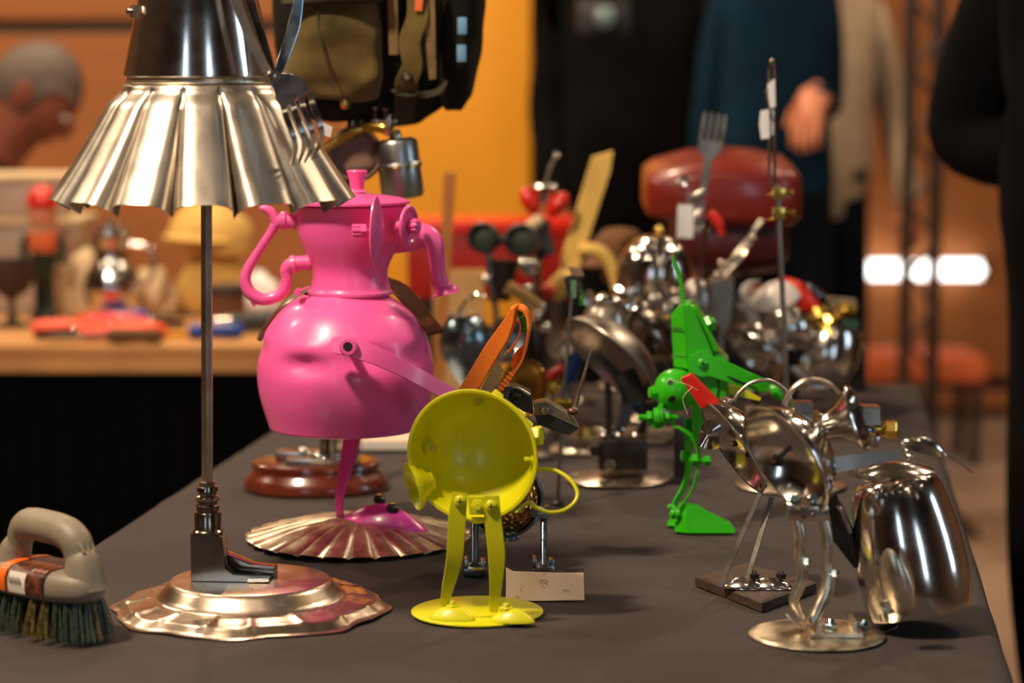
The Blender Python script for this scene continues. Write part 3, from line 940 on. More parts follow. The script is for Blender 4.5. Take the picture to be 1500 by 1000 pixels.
part(hb, 'hip_nut', bolt(c5(260, 622, -0.050), V((0, -1, 0.1)), 11 * s, 10 * s, 0.003), 'yellow_paint', 30)
part(root, 'chin_spoon', dish(c5(258, 658, -0.045), RT * 17 * s, FW * 12 * s, UP * -6 * s, 0.001), 'yellow_paint', 60)
for (x0, x1, y, d, nx_) in ((118, 252, 912, -0.03, 186), (296, 428, 934, -0.04, 343)):
    a0, a1 = c5(x0, y - 3, d), c5(x1, y - 15, d - 0.012)
    zlev = L.o.z + 4.6 * s
    a0.z = zlev
    a1.z = zlev
    la = (a1 - a0) / 2
    ft = part(root, 'foot', dish((a0 + a1) / 2, la, la.cross(UP).normalized() * 18 * s, UP * 17 * s, 0.001, egg=0.2), 'yellow_paint', 60)
    q = c5(nx_, y - 42, d - 0.003)
    q.z = zlev + 15 * s
    part(ft, 'foot_nut', bolt(q, UP, 11 * s, 11 * s, 0.003), 'yellow_paint', 30)
# ear cone on the left
ea = V((-1, -0.35, -0.25)).normalized()
eo = c5(112, 552, 0.0)
part(root, 'ear_cup', lathe(shell([(4 * s, -12 * s), (14 * s, -8 * s), (17 * s, 0), (24 * s, 4 * s), (27 * s, 12 * s), (34 * s, 16 * s), (37 * s, 24 * s)], 0.0012), eo, ea, 40), 'yellow_paint', 45)
# right side nuts and lugs
part(root, 'side_nut', bolt(c5(432, 417, 0.005), V((1, -0.3, 0.1)), 16 * s, 16 * s), 'yellow_paint', 30)
part(root, 'side_nut', bolt(c5(424, 498, 0.005), V((1, -0.2, 0.1)), 12 * s, 10 * s), 'yellow_paint', 30)
for (x, y) in ((318, 296), (384, 352), (405, 378)):
    part(root, 'rim_lug', box(c5(x, y, 0.008), 16 * s, 12 * s, 9 * s, Matrix.Rotation(R(40), 3, 'Y'), bev=1.2 * s), 'yellow_paint', 30)
tw = [c5(424, 520, 0.0), c5(452, 514, 0.0), c5(492, 520, -0.004), c5(530, 545, -0.01), c5(551, 580, -0.015), c5(544, 610, -0.02), c5(512, 634, -0.025), c5(470, 640, -0.028), c5(436, 628, -0.03), c5(412, 612, -0.03), c5(392, 622, -0.03), c5(372, 640, -0.03)]
part(root, 'tail_wire', tube(tw, 3.0 * s, 10, sm=6), 'yellow_paint', 60)

# ============================================================ threaded-rod figure behind it
L = Lay(748, 840)
s = L.s
root = thing('threaded_rod_figure', 'steel figure on two threaded rod legs with hammered gold belly and orange grip', 'sculpture', L.o)
c5 = lambda x, y, dy=0.0: L(570 + x / 2.0, 430 + y / 2.0, dy)
for (x, yt, yb, dy) in ((252, 560, 800, 0.0), (452, 622, 800, 0.004)):
    lg_ = part(root, 'leg', thread(c5(x, yb + 14, dy), c5(x - (0 if x < 300 else -1), yt, dy), 5.4 * s, 0.0014), 'blue_steel', 30)
    part(lg_, 'leg_nut', bolt(c5(x, yb - 2, dy), UP, 9.5 * s, 8 * s), 'blue_steel', 30)
    fb = c5(x, yb + 14, dy)
    hz = fb.z - TZ
    ft = part(root, 'foot_clamp', [box((fb.x, fb.y, TZ + 0.0045), 33 * s, 0.030, 0.0085, bev=0.0012), box((fb.x - 13 * s, fb.y - 0.004, TZ + 0.010), 6 * s, 0.022, 0.014, bev=0.001), box((fb.x + 12 * s, fb.y, TZ + 0.009), 8 * s, 0.02, 0.011, bev=0.001)], 'blue_steel', 30)
    part(ft, 'clamp_plate', box((fb.x + 2 * s, fb.y - 0.0155, TZ + 0.006), 25 * s, 0.003, 0.008, bev=0.0006), 'nickel', 30)
part(root, 'hip_nut', [hexnut(c5(452, 630, 0.004), UP, 10 * s, 9 * s), hexnut(c5(452, 648, 0.004), UP, 10 * s, 9 * s)], 'blue_steel', 30)
part(root, 'hip_bar', strip([c5(252, 600, 0.0), c5(340, 640, 0.02), c5(452, 640, 0.004)], 14 * s, 3 * s, UP, sm=5), 'blue_steel', 30)
hc = c5(336, 600, 0.02)
nb2 = V((0.15, -0.97, 0.1)).normalized()
bl = part(root, 'belly_ring', lathe([(56 * s, -10 * s), (59 * s, -8 * s), (59 * s, 8 * s), (55 * s, 9 * s), (53 * s, 4 * s), (53 * s, -10 * s)], hc, nb2, 56), 'blue_steel', 40)
part(bl, 'hammered_dome', lathe([(54 * s, 0), (48 * s, 14 * s), (36 * s, 26 * s), (18 * s, 33 * s), (0, 35 * s)], hc, nb2, 56), 'hammered_gold', 60)
part(bl, 'rear_shell', lathe([(57 * s, -8 * s), (50 * s, -28 * s), (30 * s, -44 * s), (0, -50 * s)], hc, nb2, 48), 'blue_steel', 60)
part(bl, 'drain_nut', lathe([(0, 0), (12 * s, 0), (12 * s, -9 * s), (15 * s, -9 * s), (15 * s, -14 * s), (0, -14 * s)], c5(350, 694, 0.02), UP, 24), 'blue_steel', 30)
# neck up to the head pieces, hidden behind the yellow bowl
part(root, 'neck_rod', thread(hc + V((0, 0.015, 50 * s)), c5(345, 270, 0.03), 6 * s, 0.0016), 'blue_steel', 30)
# orange grip: a flat outer bow with a hole, made as a ring prism
oc = lambda x, y, dy=0.02: L(640 + x / 5.88, 430 + y / 5.88, dy)
out = [oc(160, 860), oc(420, 440), oc(640, 135), oc(680, 108), oc(740, 115), oc(785, 160), oc(802, 230), oc(795, 340), oc(762, 470), oc(740, 580), oc(660, 690), oc(520, 900)]
inr = [oc(330, 860), oc(505, 560), oc(618, 385), oc(655, 160), oc(682, 152), oc(728, 160), oc(760, 195), oc(778, 250), oc(772, 335), oc(740, 460), oc(700, 560), oc(600, 700), oc(440, 900)]
front = [oc(160, 870, -0.002), oc(420, 440, -0.002), oc(640, 135, -0.002), oc(672, 118, -0.002), oc(655, 250, -0.002), oc(615, 380, -0.002), oc(505, 560, -0.002), oc(330, 860, -0.002)]
gp = part(root, 'orange_grip', prism(front, (0.004, 0.022, 0.002), bev=0.8 * s), 'orange_plastic', 30, label='orange plastic grip with green insert')
bow = spline([oc(640, 140), oc(690, 118), oc(745, 128), oc(785, 185), oc(795, 270), oc(775, 400), oc(735, 560), oc(640, 700), oc(490, 900)], 5)
part(gp, 'grip_bow', strip(bow, 0.022, 4.5 * s, V((0.1, 1, 0.1))), 'orange_plastic', 40)
ins = spline([oc(670, 165, 0.03), oc(705, 165, 0.03), oc(745, 205, 0.03), oc(755, 260, 0.03), oc(752, 330, 0.03)], 5)
part(gp, 'green_insert', strip(ins, [9 * s, 12 * s, 11 * s, 9 * s], 0.008, V((0.5, 0, -0.6))), 'green_paint', 40)
loop = spline([oc(655, 250, 0.026), oc(690, 235, 0.026), oc(718, 270, 0.026), oc(705, 370, 0.026), oc(660, 450, 0.026), oc(600, 510, 0.026)], 5)
part(gp, 'inner_loop', strip(loop, 0.010, 2.5 * s, FW), 'orange_plastic', 40)
part(gp, 'finger_pad', dish(oc(705, 550, 0.018), oc(760, 455, 0.018) - oc(705, 550, 0.018), (oc(745, 575, 0.018) - oc(705, 550, 0.018)), V((0.003, 0.002, 0)), 0.001), 'orange_plastic', 60)
part(gp, 'grey_plate', prism([oc(510, 560, 0.032), oc(575, 660, 0.032), oc(470, 860, 0.032), oc(360, 860, 0.032)], (0, 0.003, 0)), 'dull_steel', 30)
for k in range(7):
    q = oc(640 - 22 * k, 690 + 30 * k, 0.009)
    part(gp, 'grip_rib', box(q, 9 * s, 0.006, 1.6 * s, Matrix.Rotation(R(38), 3, 'Y')), 'orange_plastic', 20)
# black clamp, leaf shaped jaw and spike
dc = lambda x, y, dy=0.035: L(720 + x / 6.25, 540 + y / 6.25, dy)
bk = part(root, 'black_clamp', [prism([dc(95, 205), dc(160, 165), dc(230, 165), dc(360, 225), dc(385, 420), dc(280, 390), dc(150, 290)], (0, 0.03, 0), bev=2 * s),
                                tube([dc(180, 300, 0.03), dc(200, 250, 0.028), dc(265, 265, 0.028)], 4 * s, 10, sm=5)], 'black_rubber', 30)
part(bk, 'clamp_lip', tube([dc(95, 210, 0.033), dc(160, 175, 0.033), dc(240, 180, 0.033), dc(350, 240, 0.033)], 2.5 * s, 8, sm=4), 'dull_steel')
jw = part(root, 'leaf_jaw', prism([dc(385, 320), dc(500, 300), dc(600, 345), dc(740, 440), dc(805, 545), dc(640, 470), dc(520, 420), dc(395, 430)], (0, 0.028, 0), bev=1.2 * s), 'leaf_grey', 30)
part(jw, 'jaw_base', prism([dc(390, 420), dc(520, 425), dc(640, 475), dc(800, 548), dc(710, 605), dc(560, 565), dc(430, 510)], (0, 0.026, 0), bev=1.2 * s), 'black_rubber', 30)
part(jw, 'jaw_rivet', lathe([(0, 0), (6 * s, 0), (6 * s, 5 * s), (0, 6 * s)], dc(490, 380, 0.034), -FW, 14), 'nickel')
part(jw, 'solder_blob', ball(dc(745, 390, 0.034), 9 * s, 7 * s, 6 * s), 'brown_handle', label='orange rusty collar at the foot of the spike')
part(jw, 'spike', [tube([dc(755, 385, 0.036), dc(790, 250, 0.037)], [4.6 * s, 3.6 * s], 8), tube([dc(790, 250, 0.037), dc(850, 50, 0.039), dc(925, -230, 0.042)], [3.4 * s, 2.8 * s, 0.4 * s], 8)], 'dull_steel')

# ============================================================ paper note
a = [onz(741, 880), onz(856, 879)]
root = thing('paper_note', 'small cream paper slip with handwriting leaning beside the yellow figure', 'note', (a[0] + a[1]) / 2)
d0 = a[0].y
nrows = 7
vs, fs = [], []
NX = 24
for j in range(nrows):
    for i in range(NX + 1):
        u, v = i / NX, j / (nrows - 1)
        px = 741 + 115 * u
        b_ = onz(px, 880 + 0.5 * math.sin(u * 5))
        hgt = 0.0205 * v * (1 + 0.18 * math.exp(-(u / 0.06) ** 2) * v)
        vs.append(V((b_.x, b_.y + 0.034 * v - 0.008 * u * v + 0.0015 * math.sin(u * 6) * v, TZ + 0.0006 + hgt)))
k = len(vs)
vs += [p + V((0, 0.0004, 0)) for p in vs]
W_ = NX + 1
for j in range(nrows - 1):
    for i in range(NX):
        q = (j * W_ + i, j * W_ + i + 1, (j + 1) * W_ + i + 1, (j + 1) * W_ + i)
        fs.append(q)
        fs.append(tuple(t + k for t in reversed(q)))
part(root, 'sheet', (vs, fs), 'paper', 60)
def onnote(u, v):
    b_ = onz(741 + 115 * u, 880 + 0.5 * math.sin(u * 5))
    return V((b_.x, b_.y + 0.034 * v - 0.008 * u * v + 0.0015 * math.sin(u * 6) * v - 0.0005, TZ + 0.0009 + 0.0205 * v))
g = []
for (u, v, n_) in ((0.47, 0.92, 4), (0.45, 0.72, 6), (0.44, 0.60, 6), (0.46, 0.48, 3), (0.20, 0.5, 2), (0.18, 0.36, 2), (0.74, 0.34, 6), (0.12, 0.13, 5)):
    for i in range(n_):
        p = onnote(u + 0.016 * i, v + random.uniform(-0.02, 0.02))
        q = onnote(u + 0.016 * i + random.uniform(0.004, 0.013), v + random.uniform(-0.07, 0.07))
        g.append(tube([p, q], 0.00022, 4))
part(root, 'handwriting', g, 'ink', 0, label='dark ink handwriting')

# ============================================================ green press figure
L = Lay(1015, 775)
s = L.s
root = thing('green_press_figure', 'bright green painted figure with ball head and wedge shaped feet', 'sculpture', L.o)
c6 = lambda x, y, dy=0.0: L(920 + x / 4.763, 430 + y / 4.763, dy)
out = [(385, 75), (430, 70), (470, 95), (505, 150), (560, 290), (620, 400), (690, 470), (700, 600), (690, 720), (620, 760), (560, 890), (520, 1010), (455, 1015), (440, 760), (420, 520), (405, 330), (390, 160)]
body = part(root, 'press_body', prism([c6(x, y, 0.0) for x, y in out], (0.006, 0.05, 0.0), bev=2.5 * s), 'green_paint', 30)
fr = [(385, 75), (392, 160), (405, 330), (420, 530), (318, 512), (308, 330), (297, 150), (335, 100)]
part(body, 'front_face', prism([c6(x, y, 0.0015 if x > 380 else 0.014) for x, y in fr], (0.006, 0.035, 0), bev=1.2 * s), 'green_paint', 30)
for g in ([c6(299, 242, 0.0115), c6(378, 244, 0.0005)], [c6(480, 150, -0.001), c6(560, 330, -0.001), c6(605, 440, -0.001)], [c6(595, 405, -0.001), c6(660, 412, -0.001)], [c6(628, 590, -0.001), c6(632, 650, -0.001), c6(618, 745, -0.001)]):
    part(body, 'seam', tube(g, 1.1 * s, 6), 'hole_black', 0)
part(body, 'ridge', tube([c6(470, 110, 0.0), c6(560, 270, 0.0), c6(620, 400, 0.0)], 3.2 * s, 8), 'green_paint')
part(body, 'raised_lettering', [box(c6(332 + 22 * k, 380 + 4 * (k % 2), 0.0125 - 0.0022 * k), 0.0022, 0.001, 0.007) for k in range(4)] + [tube([c6(318, 425, 0.0125), c6(402, 432, 0.0015)], 0.7 * s, 6)], 'green_paint', 0)
part(body, 'back_nut', bolt(c6(565, 210, 0.02), V((0.9, -0.1, 0.5)), 14 * s, 12 * s, 0.003), 'green_paint', 30)
ant = spline([c6(388, 95, 0.02), c6(380, 20, 0.02), c6(368, -80, 0.02), c6(335, -190, 0.02), c6(312, -255, 0.02)], 6)
part(root, 'antenna', strip(ant, [6 * s, 6 * s, 5.5 * s, 5 * s, 3 * s], 3.5 * s, RT), 'green_paint')
# ball head with holes
bcn = c6(330, 672, -0.004)
hd_ = part(root, 'ball_head', ball(bcn, 32 * s, seg=40, rings=24), 'green_paint', 60)
for (x, y) in ((-48, -70), (-40, 85), (-20, 70)):
    d = (c6(330 + x, 672 + y, -0.03) - bcn).normalized()
    part(hd_, 'ball_hole', lathe([(0, 32.2 * s), (4.5 * s, 32 * s), (4.5 * s, 31 * s), (0, 31 * s)], bcn, d, 14), 'hole_black')
part(root, 'nose_bolt', bolt(c6(190, 688, -0.01), V((-1, -0.3, 0)), 10 * s, 12 * s) + [lathe([(0, 0), (8 * s, 0), (8 * s, 5 * s), (0, 6 * s)], c6(172, 688, -0.01), V((-1, -0.3, 0)), 16)], 'green_paint', 30)
part(root, 'face_bracket', strip([c6(232, 640, -0.012), c6(236, 700, -0.014), c6(228, 800, -0.014), c6(222, 860, -0.014)], 11 * s, 2.4 * s, V((0.5, -0.8, 0)), sm=4), 'green_paint')
ax = V((1, -0.1, 0.06))
mb = part(root, 'mouth_bolt', thread(c6(70, 862, -0.014), c6(352, 860, -0.014), 4.5 * s, 0.0016), 'green_paint', 30)
for (x, r, h) in ((150, 10, 9), (195, 14, 6), (215, 16, 4), (235, 14, 5), (268, 9, 11)):
    part(mb, 'nut' if r != 16 else 'washer', hexnut(c6(x, 862, -0.014), ax, r * s, h * s) if r < 14 else lathe([(0, -h * s / 2), (r * s, -h * s / 2), (r * s, h * s / 2), (0, h * s / 2)], c6(x, 862, -0.014), ax, 24), 'green_paint', 30)
part(mb, 'lower_stack', lathe([(0, 0), (8 * s, 0), (9 * s, 4 * s), (7 * s, 6 * s), (9 * s, 9 * s), (6 * s, 13 * s), (0, 13 * s)], c6(205, 935, -0.014), UP, 16), 'green_paint')
# arm
am = part(root, 'arm', strip([c6(490, 470, -0.004), c6(560, 500, -0.006), c6(700, 550, -0.008), c6(850, 610, -0.008), c6(975, 650, -0.004)], [24 * s, 30 * s, 28 * s, 24 * s, 18 * s], 4 * s, V((0.35, 0, 1)), sm=5), 'green_paint', 30)
part(am, 'arm_end', lathe([(0, -4 * s), (19 * s, -4 * s), (20 * s, 0), (19 * s, 4 * s), (0, 4 * s)], c6(520, 488, -0.004), V((0.05, -1, 0.05)), 32), 'green_paint')
g, x_ = screw(c6(520, 488, -0.0075), V((0.05, -1, 0.05)), 8 * s)
scw = part(am, 'screw', g, 'green_paint')
part(scw, 'cross_slot', x_, 'hole_black', 0)
part(am, 'arm_groove', tube([c6(690, 572, -0.010), c6(760, 605, -0.0105), c6(900, 660, -0.009)], [0.5 * s, 2.4 * s, 0.5 * s], 6, sm=4), 'hole_black')
part(root, 'lower_blade', prism([c6(700, 640, 0.02), c6(760, 640, 0.02), c6(930, 730, 0.02), c6(920, 748, 0.02), c6(700, 700, 0.02)], (0, 0.005, 0), bev=0.6 * s), 'yellow_paint', 30)
part(root, 'paddle', dish(c6(1035, 690, 0.01), (c6(1085, 730, 0.01) - c6(1035, 690, 0.01)), V((0.001, 0.004, 0.006)), V((0, -0.004, 0.003)), 0.001), 'green_paint')
# legs
c7 = lambda x, y, dy=0.0: L(920 + x / 5.0, 600 + y / 5.0, dy)
part(root, 'leg', strip([c7(318, 40, -0.012), c7(330, 115, -0.012), c7(380, 132, -0.012), c7(470, 200, -0.012), c7(515, 310, -0.012), c7(510, 450, -0.012), c7(470, 590, -0.012), c7(400, 690, -0.012), c7(365, 760, -0.012)], [6 * s, 9 * s, 14 * s, 14 * s, 13 * s, 13 * s, 13 * s, 12 * s, 11 * s], 2.6 * s, V((0.35, 0.9, 0)), sm=5), 'green_paint', 40)
part(root, 'leg', strip([c7(440, 60, 0.025), c7(440, 300, 0.025), c7(440, 440, 0.022), c7(410, 560, 0.016), c7(345, 680, 0.010), c7(330, 760, 0.006)], [16 * s, 15 * s, 14 * s, 13 * s, 12 * s, 11 * s], 2.6 * s, V((0.6, 0.7, 0)), sm=5), 'green_paint', 40)
kb = part(root, 'knee_bolt', thread(c7(450, 370, -0.012), c7(606, 372, -0.012), 4.8 * s, 0.0015), 'green_paint', 30)
part(kb, 'nut', hexnut(c7(488, 368, -0.014), RT, 9.5 * s, 10 * s), 'green_paint', 30)
part(kb, 'nut', hexnut(c7(578, 372, -0.012), RT, 8 * s, 10 * s), 'green_paint', 30)
part(root, 'knee_nut', bolt(c7(415, 340, 0.022), V((-1, -0.3, 0)), 9 * s, 9 * s), 'green_paint', 30)
# wedge feet
def wedge(dx, dy, name='foot'):
    def P(x, y, z_=None, e=0.0):
        p = c7(x + dx, y, dy + e)
        if z_ is not None:
            p.z = TZ + z_
        return p
    t = 0.012
    v = [P(340, 850, 0.0006, -.004), P(440, 925, 0.0006, -t), P(780, 925, 0.0006, -t), P(785, 870, 0.003, t), P(740, 800, .0006, t + .01), P(345, 845, .0006, t + .01)]
    v2 = [P(345, 830, None, 0), P(440, 685, None, -0.004), P(500, 690, None, -0.004), P(782, 868, None, -t + .004), P(740, 815, None, t), P(440, 672, None, t)]
    o_ = part(root, name, bridge([[v[0], v[1], v[2], v[4], v[5]], [v2[0], v2[0].lerp(v2[1], .5) + V((0.004, -.006, 0)), v2[3], v2[4], v2[5]], [v2[0].lerp(v2[1], .6), v2[1], v2[2].lerp(v2[3], .05), v2[5].lerp(v2[4], .1), v2[5]]]), 'green_paint', 30)
    return o_
wedge(0, -0.012)
wedge(-55, 0.022)
part(root, 'ankle_bolt', bolt(c7(345, 765, -0.016), V((-0.7, -0.7, 0.2)), 8 * s, 8 * s, 0.004), 'green_paint', 30)
part(root, 'ankle_clip', tube([c7(295, 720, -0.01), c7(318, 708, -0.01), c7(340, 730, -0.012), c7(360, 770, -0.014)], 4 * s, 8, sm=4), 'green_paint')
# ============================================================ chrome figure on wooden plinth (red beak)
L = Lay(1110, 873)
s = L.s
root = thing('red_beaked_bowl_figure', 'small chrome bowl figure with red beak on flat bar legs and wooden plinth', 'sculpture', L.o)
c7 = lambda x, y, dy=0.0: L(1000 + x / 2.222, 520 + y / 2.222, dy)     # big crop of the pair
c8 = lambda x, y, dy=0.0: L(1010 + x / 4.165, 540 + y / 4.165, dy)
HP = 0.010
tp = [onz(1018, 857), onz(1116, 896), onz(1196, 866), onz(1092, 838)]
part(root, 'plinth', bridge([tp, [p + V((0, 0, HP * .8)) for p in tp], [p + V((0, 0, HP)) + (L.o - p).normalized() * 0.004 for p in tp]]), 'plinth_dark', 20)
def bowl2(name, c, n_, R_, dep, th=0.0011, m='chrome', pa=None, rim=True):
    pr = [(0, -dep), (R_ * .3, -dep * .965), (R_ * .55, -dep * .83), (R_ * .76, -dep * .6), (R_ * .9, -dep * .33), (R_ * .98, -dep * .08), (R_, 0)]
    if rim:
        pr += [(R_ * 1.035, dep * .01)]
    return part(pa or root, name, lathe(shell(pr, -th), c, n_, 56), m, 50)
na = V((-0.83, -0.22, -0.52)).normalized()
ca = c8(262, 478, 0.0)
ba = bowl2('bowl', ca, na, 76 * s, 44 * s)
part(ba, 'bowl_rim', lathe([(76 * s, -1.6 * s), (80 * s, -1.2 * s), (80.6 * s, 0.6 * s), (78 * s, 1.8 * s), (75 * s, 1 * s)], ca, na, 64), 'pan_aluminium')
for (x, y) in ((280, 455), (360, 520)):
    part(ba, 'bowl_bolt', bolt(c8(x, y, -0.012), na, 5 * s, 5 * s, 0.002), 'dark_iron')
part(root, 'red_beak', prism([c8(-55, 60, -0.005), c8(5, 35, -0.005), c8(175, 205, -0.005), c8(70, 245, -0.005)], (0.003, 0.016, 0), bev=1 * s), 'red_plastic', 30, label='red plastic beak')
part(root, 'wire_arc', tube(spline([c8(272, 200, 0.0), c8(300, 150, 0), c8(370, 90, 0), c8(460, 68, 0), c8(540, 95, 0.004), c8(600, 150, 0.008), c8(625, 210, 0.01)], 6), 3.0 * s, 10), 'pan_aluminium')
part(root, 'top_nut', lathe([(0, 0), (9 * s, 0), (10 * s, 2 * s), (9 * s, 5 * s), (0, 6 * s)], c8(228, 198, -0.004), V((0.2, -0.1, 1)), 20), 'nickel')
part(root, 'curl', strip(spline([c8(180, 445, 0.0), c8(110, 450, -0.01), c8(62, 415, -0.006), c8(85, 370, 0.006), c8(140, 350, 0.012), c8(170, 390, 0.01)], 6), 20 * s, 1.2 * s, V((0.25, 0.2, 1))), 'chrome')
part(root, 'twine', [tube([c8(-120, 68, -0.02), c8(-20, 95, -0.02), c8(50, 130, -0.015)], 0.7 * s, 6, sm=4), tube([c8(20, 110, -0.02), c8(-40, 180, -0.02), c8(-10, 280, -0.02)], 0.6 * s, 6, sm=4)], 'cream')
for (x0, y0, x1, y1, d) in ((440, 700, 0, 0, 0.0), (505, 760, 0, 0, 0.012)):
    pass
l1 = [c7(262, 425, 0.0), c7(215, 560, -0.004), c7(160, 660, -0.006), c7(122, 742, -0.010)]
l2 = [c7(290, 462, 0.008), c7(262, 570, 0.0), c7(230, 660, -0.006), c7(203, 768, -0.014)]
for g in (l1, l2):
    g[-1].z = TZ + HP + 0.0015
    part(root, 'leg', strip([g[0], g[0].lerp(g[-1], .5), g[-1]], 8 * s, 2.6 * s, V((1, -0.4, 0))), 'dull_steel')
part(root, 'hip_bolt', bolt(c7(262, 425, -0.006), V((-0.3, -1, 0)), 6 * s, 7 * s), 'dark_iron', 30)
for (x, y, x2) in ((198, 727, 218), (285, 752, 302)):
    q = c7(x, y, -0.01)
    q.z = TZ + HP + 0.0008
    f_ = part(root, 'foot', dish(q, V((0.021, -0.004, 0)), V((0.002, 0.012, 0)), UP * 0.009, 0.001), 'chrome', 60)
    n_ = part(f_, 'foot_nut', lathe([(0, 0), (8 * s, 0), (8 * s, 7 * s), (0, 7 * s)], q + V((0.010, 0, 0.0085)), UP, 6), 'dark_iron', 30)
    part(n_, 'bolt_tip', tube([q + V((0.010, 0, 0.008)), q + V((0.010, 0, 0.0085 + 12 * s))], 4 * s, 10), 'nickel')

# ============================================================ chrome figure with steel cup
L = Lay(1197, 930)
s = L.s
root = thing('steel_cup_figure', 'chrome figure with bowl head, bent tube legs and big steel cup on oval base', 'sculpture', L.o)
c7 = lambda x, y, dy=0.0: L(1000 + x / 2.222, 520 + y / 2.222, dy)
c8 = lambda x, y, dy=0.0: L(1010 + x / 4.165, 540 + y / 4.165, dy)
c9 = lambda x, y, dy=0.0: L(1120 + x / 4.545, 540 + y / 4.545, dy)
cA = lambda x, y, dy=0.0: L(1080 + x / 4.546, 740 + y / 4.546, dy)
part(root, 'base_disc', lathe([(0, 0.0003), (100 * s, 0.0003), (102 * s, 1.2 * s), (100 * s, 3 * s), (90 * s, 5 * s), (40 * s, 8 * s), (0, 9 * s)], L.o, seg=64, f=lambda t, r, h: (r * (1 + 0.01 * math.sin(3 * t)), h)), 'aged_silver', 50)
ntop = L.o.z + 8.5 * s
# foot bracket
q = cA(600, 850, 0.0)
fbk = part(root, 'foot_bracket', [box((cA(635, 850).x, L.o.y - 0.012, ntop + 2.5 * s), 76 * s, 0.034, 6 * s, bev=0.6 * s),
    strip([V((cA(430, 800).x, L.o.y - 0.004, ntop + 2 * s)), V((cA(400, 770).x, L.o.y + 0.0, ntop + 8 * s)), V((cA(335, 720).x, L.o.y + 0.004, ntop + 22 * s))], 24 * s, 3 * s, FW),
    box((cA(755, 800).x, L.o.y - 0.012, ntop + 11 * s), 6 * s, 0.030, 24 * s, bev=0.6 * s),
    box((cA(520, 820).x, L.o.y - 0.024, ntop + 8 * s), 6 * s, 0.004, 18 * s, bev=0.6 * s)], 'aged_silver', 30)
part(fbk, 'bracket_bolt', bolt(V((cA(610, 800).x, L.o.y - 0.012, ntop + 10 * s)), UP, 11 * s, 9 * s, 0.004), 'blue_steel', 30)
part(fbk, 'bracket_bolt', bolt(V((cA(835, 790).x, L.o.y - 0.002, ntop + 6 * s)), V((0.4, -0.3, 1)), 10 * s, 9 * s, 0.004), 'blue_steel', 30)
# bent tube legs
lgA = [cA(365, 20, 0.0), cA(400, 120, 0.0), cA(418, 220, 0.0), cA(412, 330, 0.0), cA(432, 440, 0.0), cA(412, 540, 0.0), cA(378, 630, 0.0), cA(420, 720, 0.0), cA(450, 770, -0.002)]
part(root, 'leg', tube(lgA, [6 * s, 8.5 * s, 9.5 * s, 8.5 * s, 9 * s, 9 * s, 8.5 * s, 6 * s, 4 * s], 16, sm=5), 'aged_silver', 60)
lgB = [cA(560, 40, 0.0), cA(592, 180, 0.0), cA(600, 280, 0.0), cA(590, 370, 0.0), cA(604, 480, 0.0), cA(588, 580, -0.002), cA(545, 680, -0.006), cA(510, 760, -0.01), cA(500, 800, -0.012)]
part(root, 'leg', tube(lgB, [6 * s, 8 * s, 9 * s, 8.5 * s, 10 * s, 11 * s, 11 * s, 10 * s, 7 * s], 16, sm=5), 'aged_silver', 60)
for (x, y) in ((462, 370), (648, 450)):
    part(root, 'knee_screw', bolt(cA(x, y, -0.006), V((1, -0.4, 0.1)), 5.5 * s, 8 * s, 0.002), 'blue_steel', 30)
    part(root, 'knee_pin', tube([cA(x - 60, y, -0.002), cA(x, y, -0.006)], 3 * s, 8), 'blue_steel')
# bowl head
nb = V((-0.79, -0.42, -0.46)).normalized()
cb = c8(585, 560, 0.0)
def bowl3(name, c, n_, R_, dep, m='chrome', th=0.0012):
    pr = [(0, -dep), (R_ * .3, -dep * .965), (R_ * .55, -dep * .83), (R_ * .76, -dep * .6), (R_ * .9, -dep * .33), (R_ * .98, -dep * .08), (R_, 0), (R_ * 1.04, dep * .01)]
    return part(root, name, lathe(shell(pr, -th), c, n_, 64), m, 50)
bb = bowl3('bowl_head', cb, nb, 88 * s, 62 * s)
part(bb, 'bowl_rim', lathe([(88 * s, -1.8 * s), (92.5 * s, -1.4 * s), (93 * s, 0.6 * s), (90 * s, 2 * s), (87 * s, 1 * s)], cb, nb, 72), 'pan_aluminium')
part(bb, 'bowl_bolt', bolt(c8(540, 560, 0.0), nb, 10 * s, 8 * s, 0.004), 'dark_iron', 30)
part(bb, 'bowl_rod', tube([c8(540, 545, 0.0), c8(615, 480, 0.01)], 4 * s, 10), 'blue_steel')
# bolts clustered under the bowl
for i, (x, y, r) in enumerate(((640, 800, 8), (700, 820, 10), (760, 800, 9), (740, 870, 9), (690, 880, 8), (800, 860, 9), (640, 850, 7))):
    part(root, 'hip_bolt', bolt(c8(x, y, -0.012 + 0.002 * i), V((random.uniform(-1, .3), -1, random.uniform(-.4, .6))), r * s, r * s, 0.005), ('blue_steel', 'chrome')[i % 2], 30)
part(root, 'hip_strap', strip([c8(660, 860, -0.02), c8(715, 775, -0.024)], 7 * s, 2 * s, V((1, 0, 1))), 'chrome')
part(root, 'hip_block', box(c8(720, 870, 0.0), 60 * s, 0.02, 22 * s, bev=1.5 * s), 'nickel', 30)
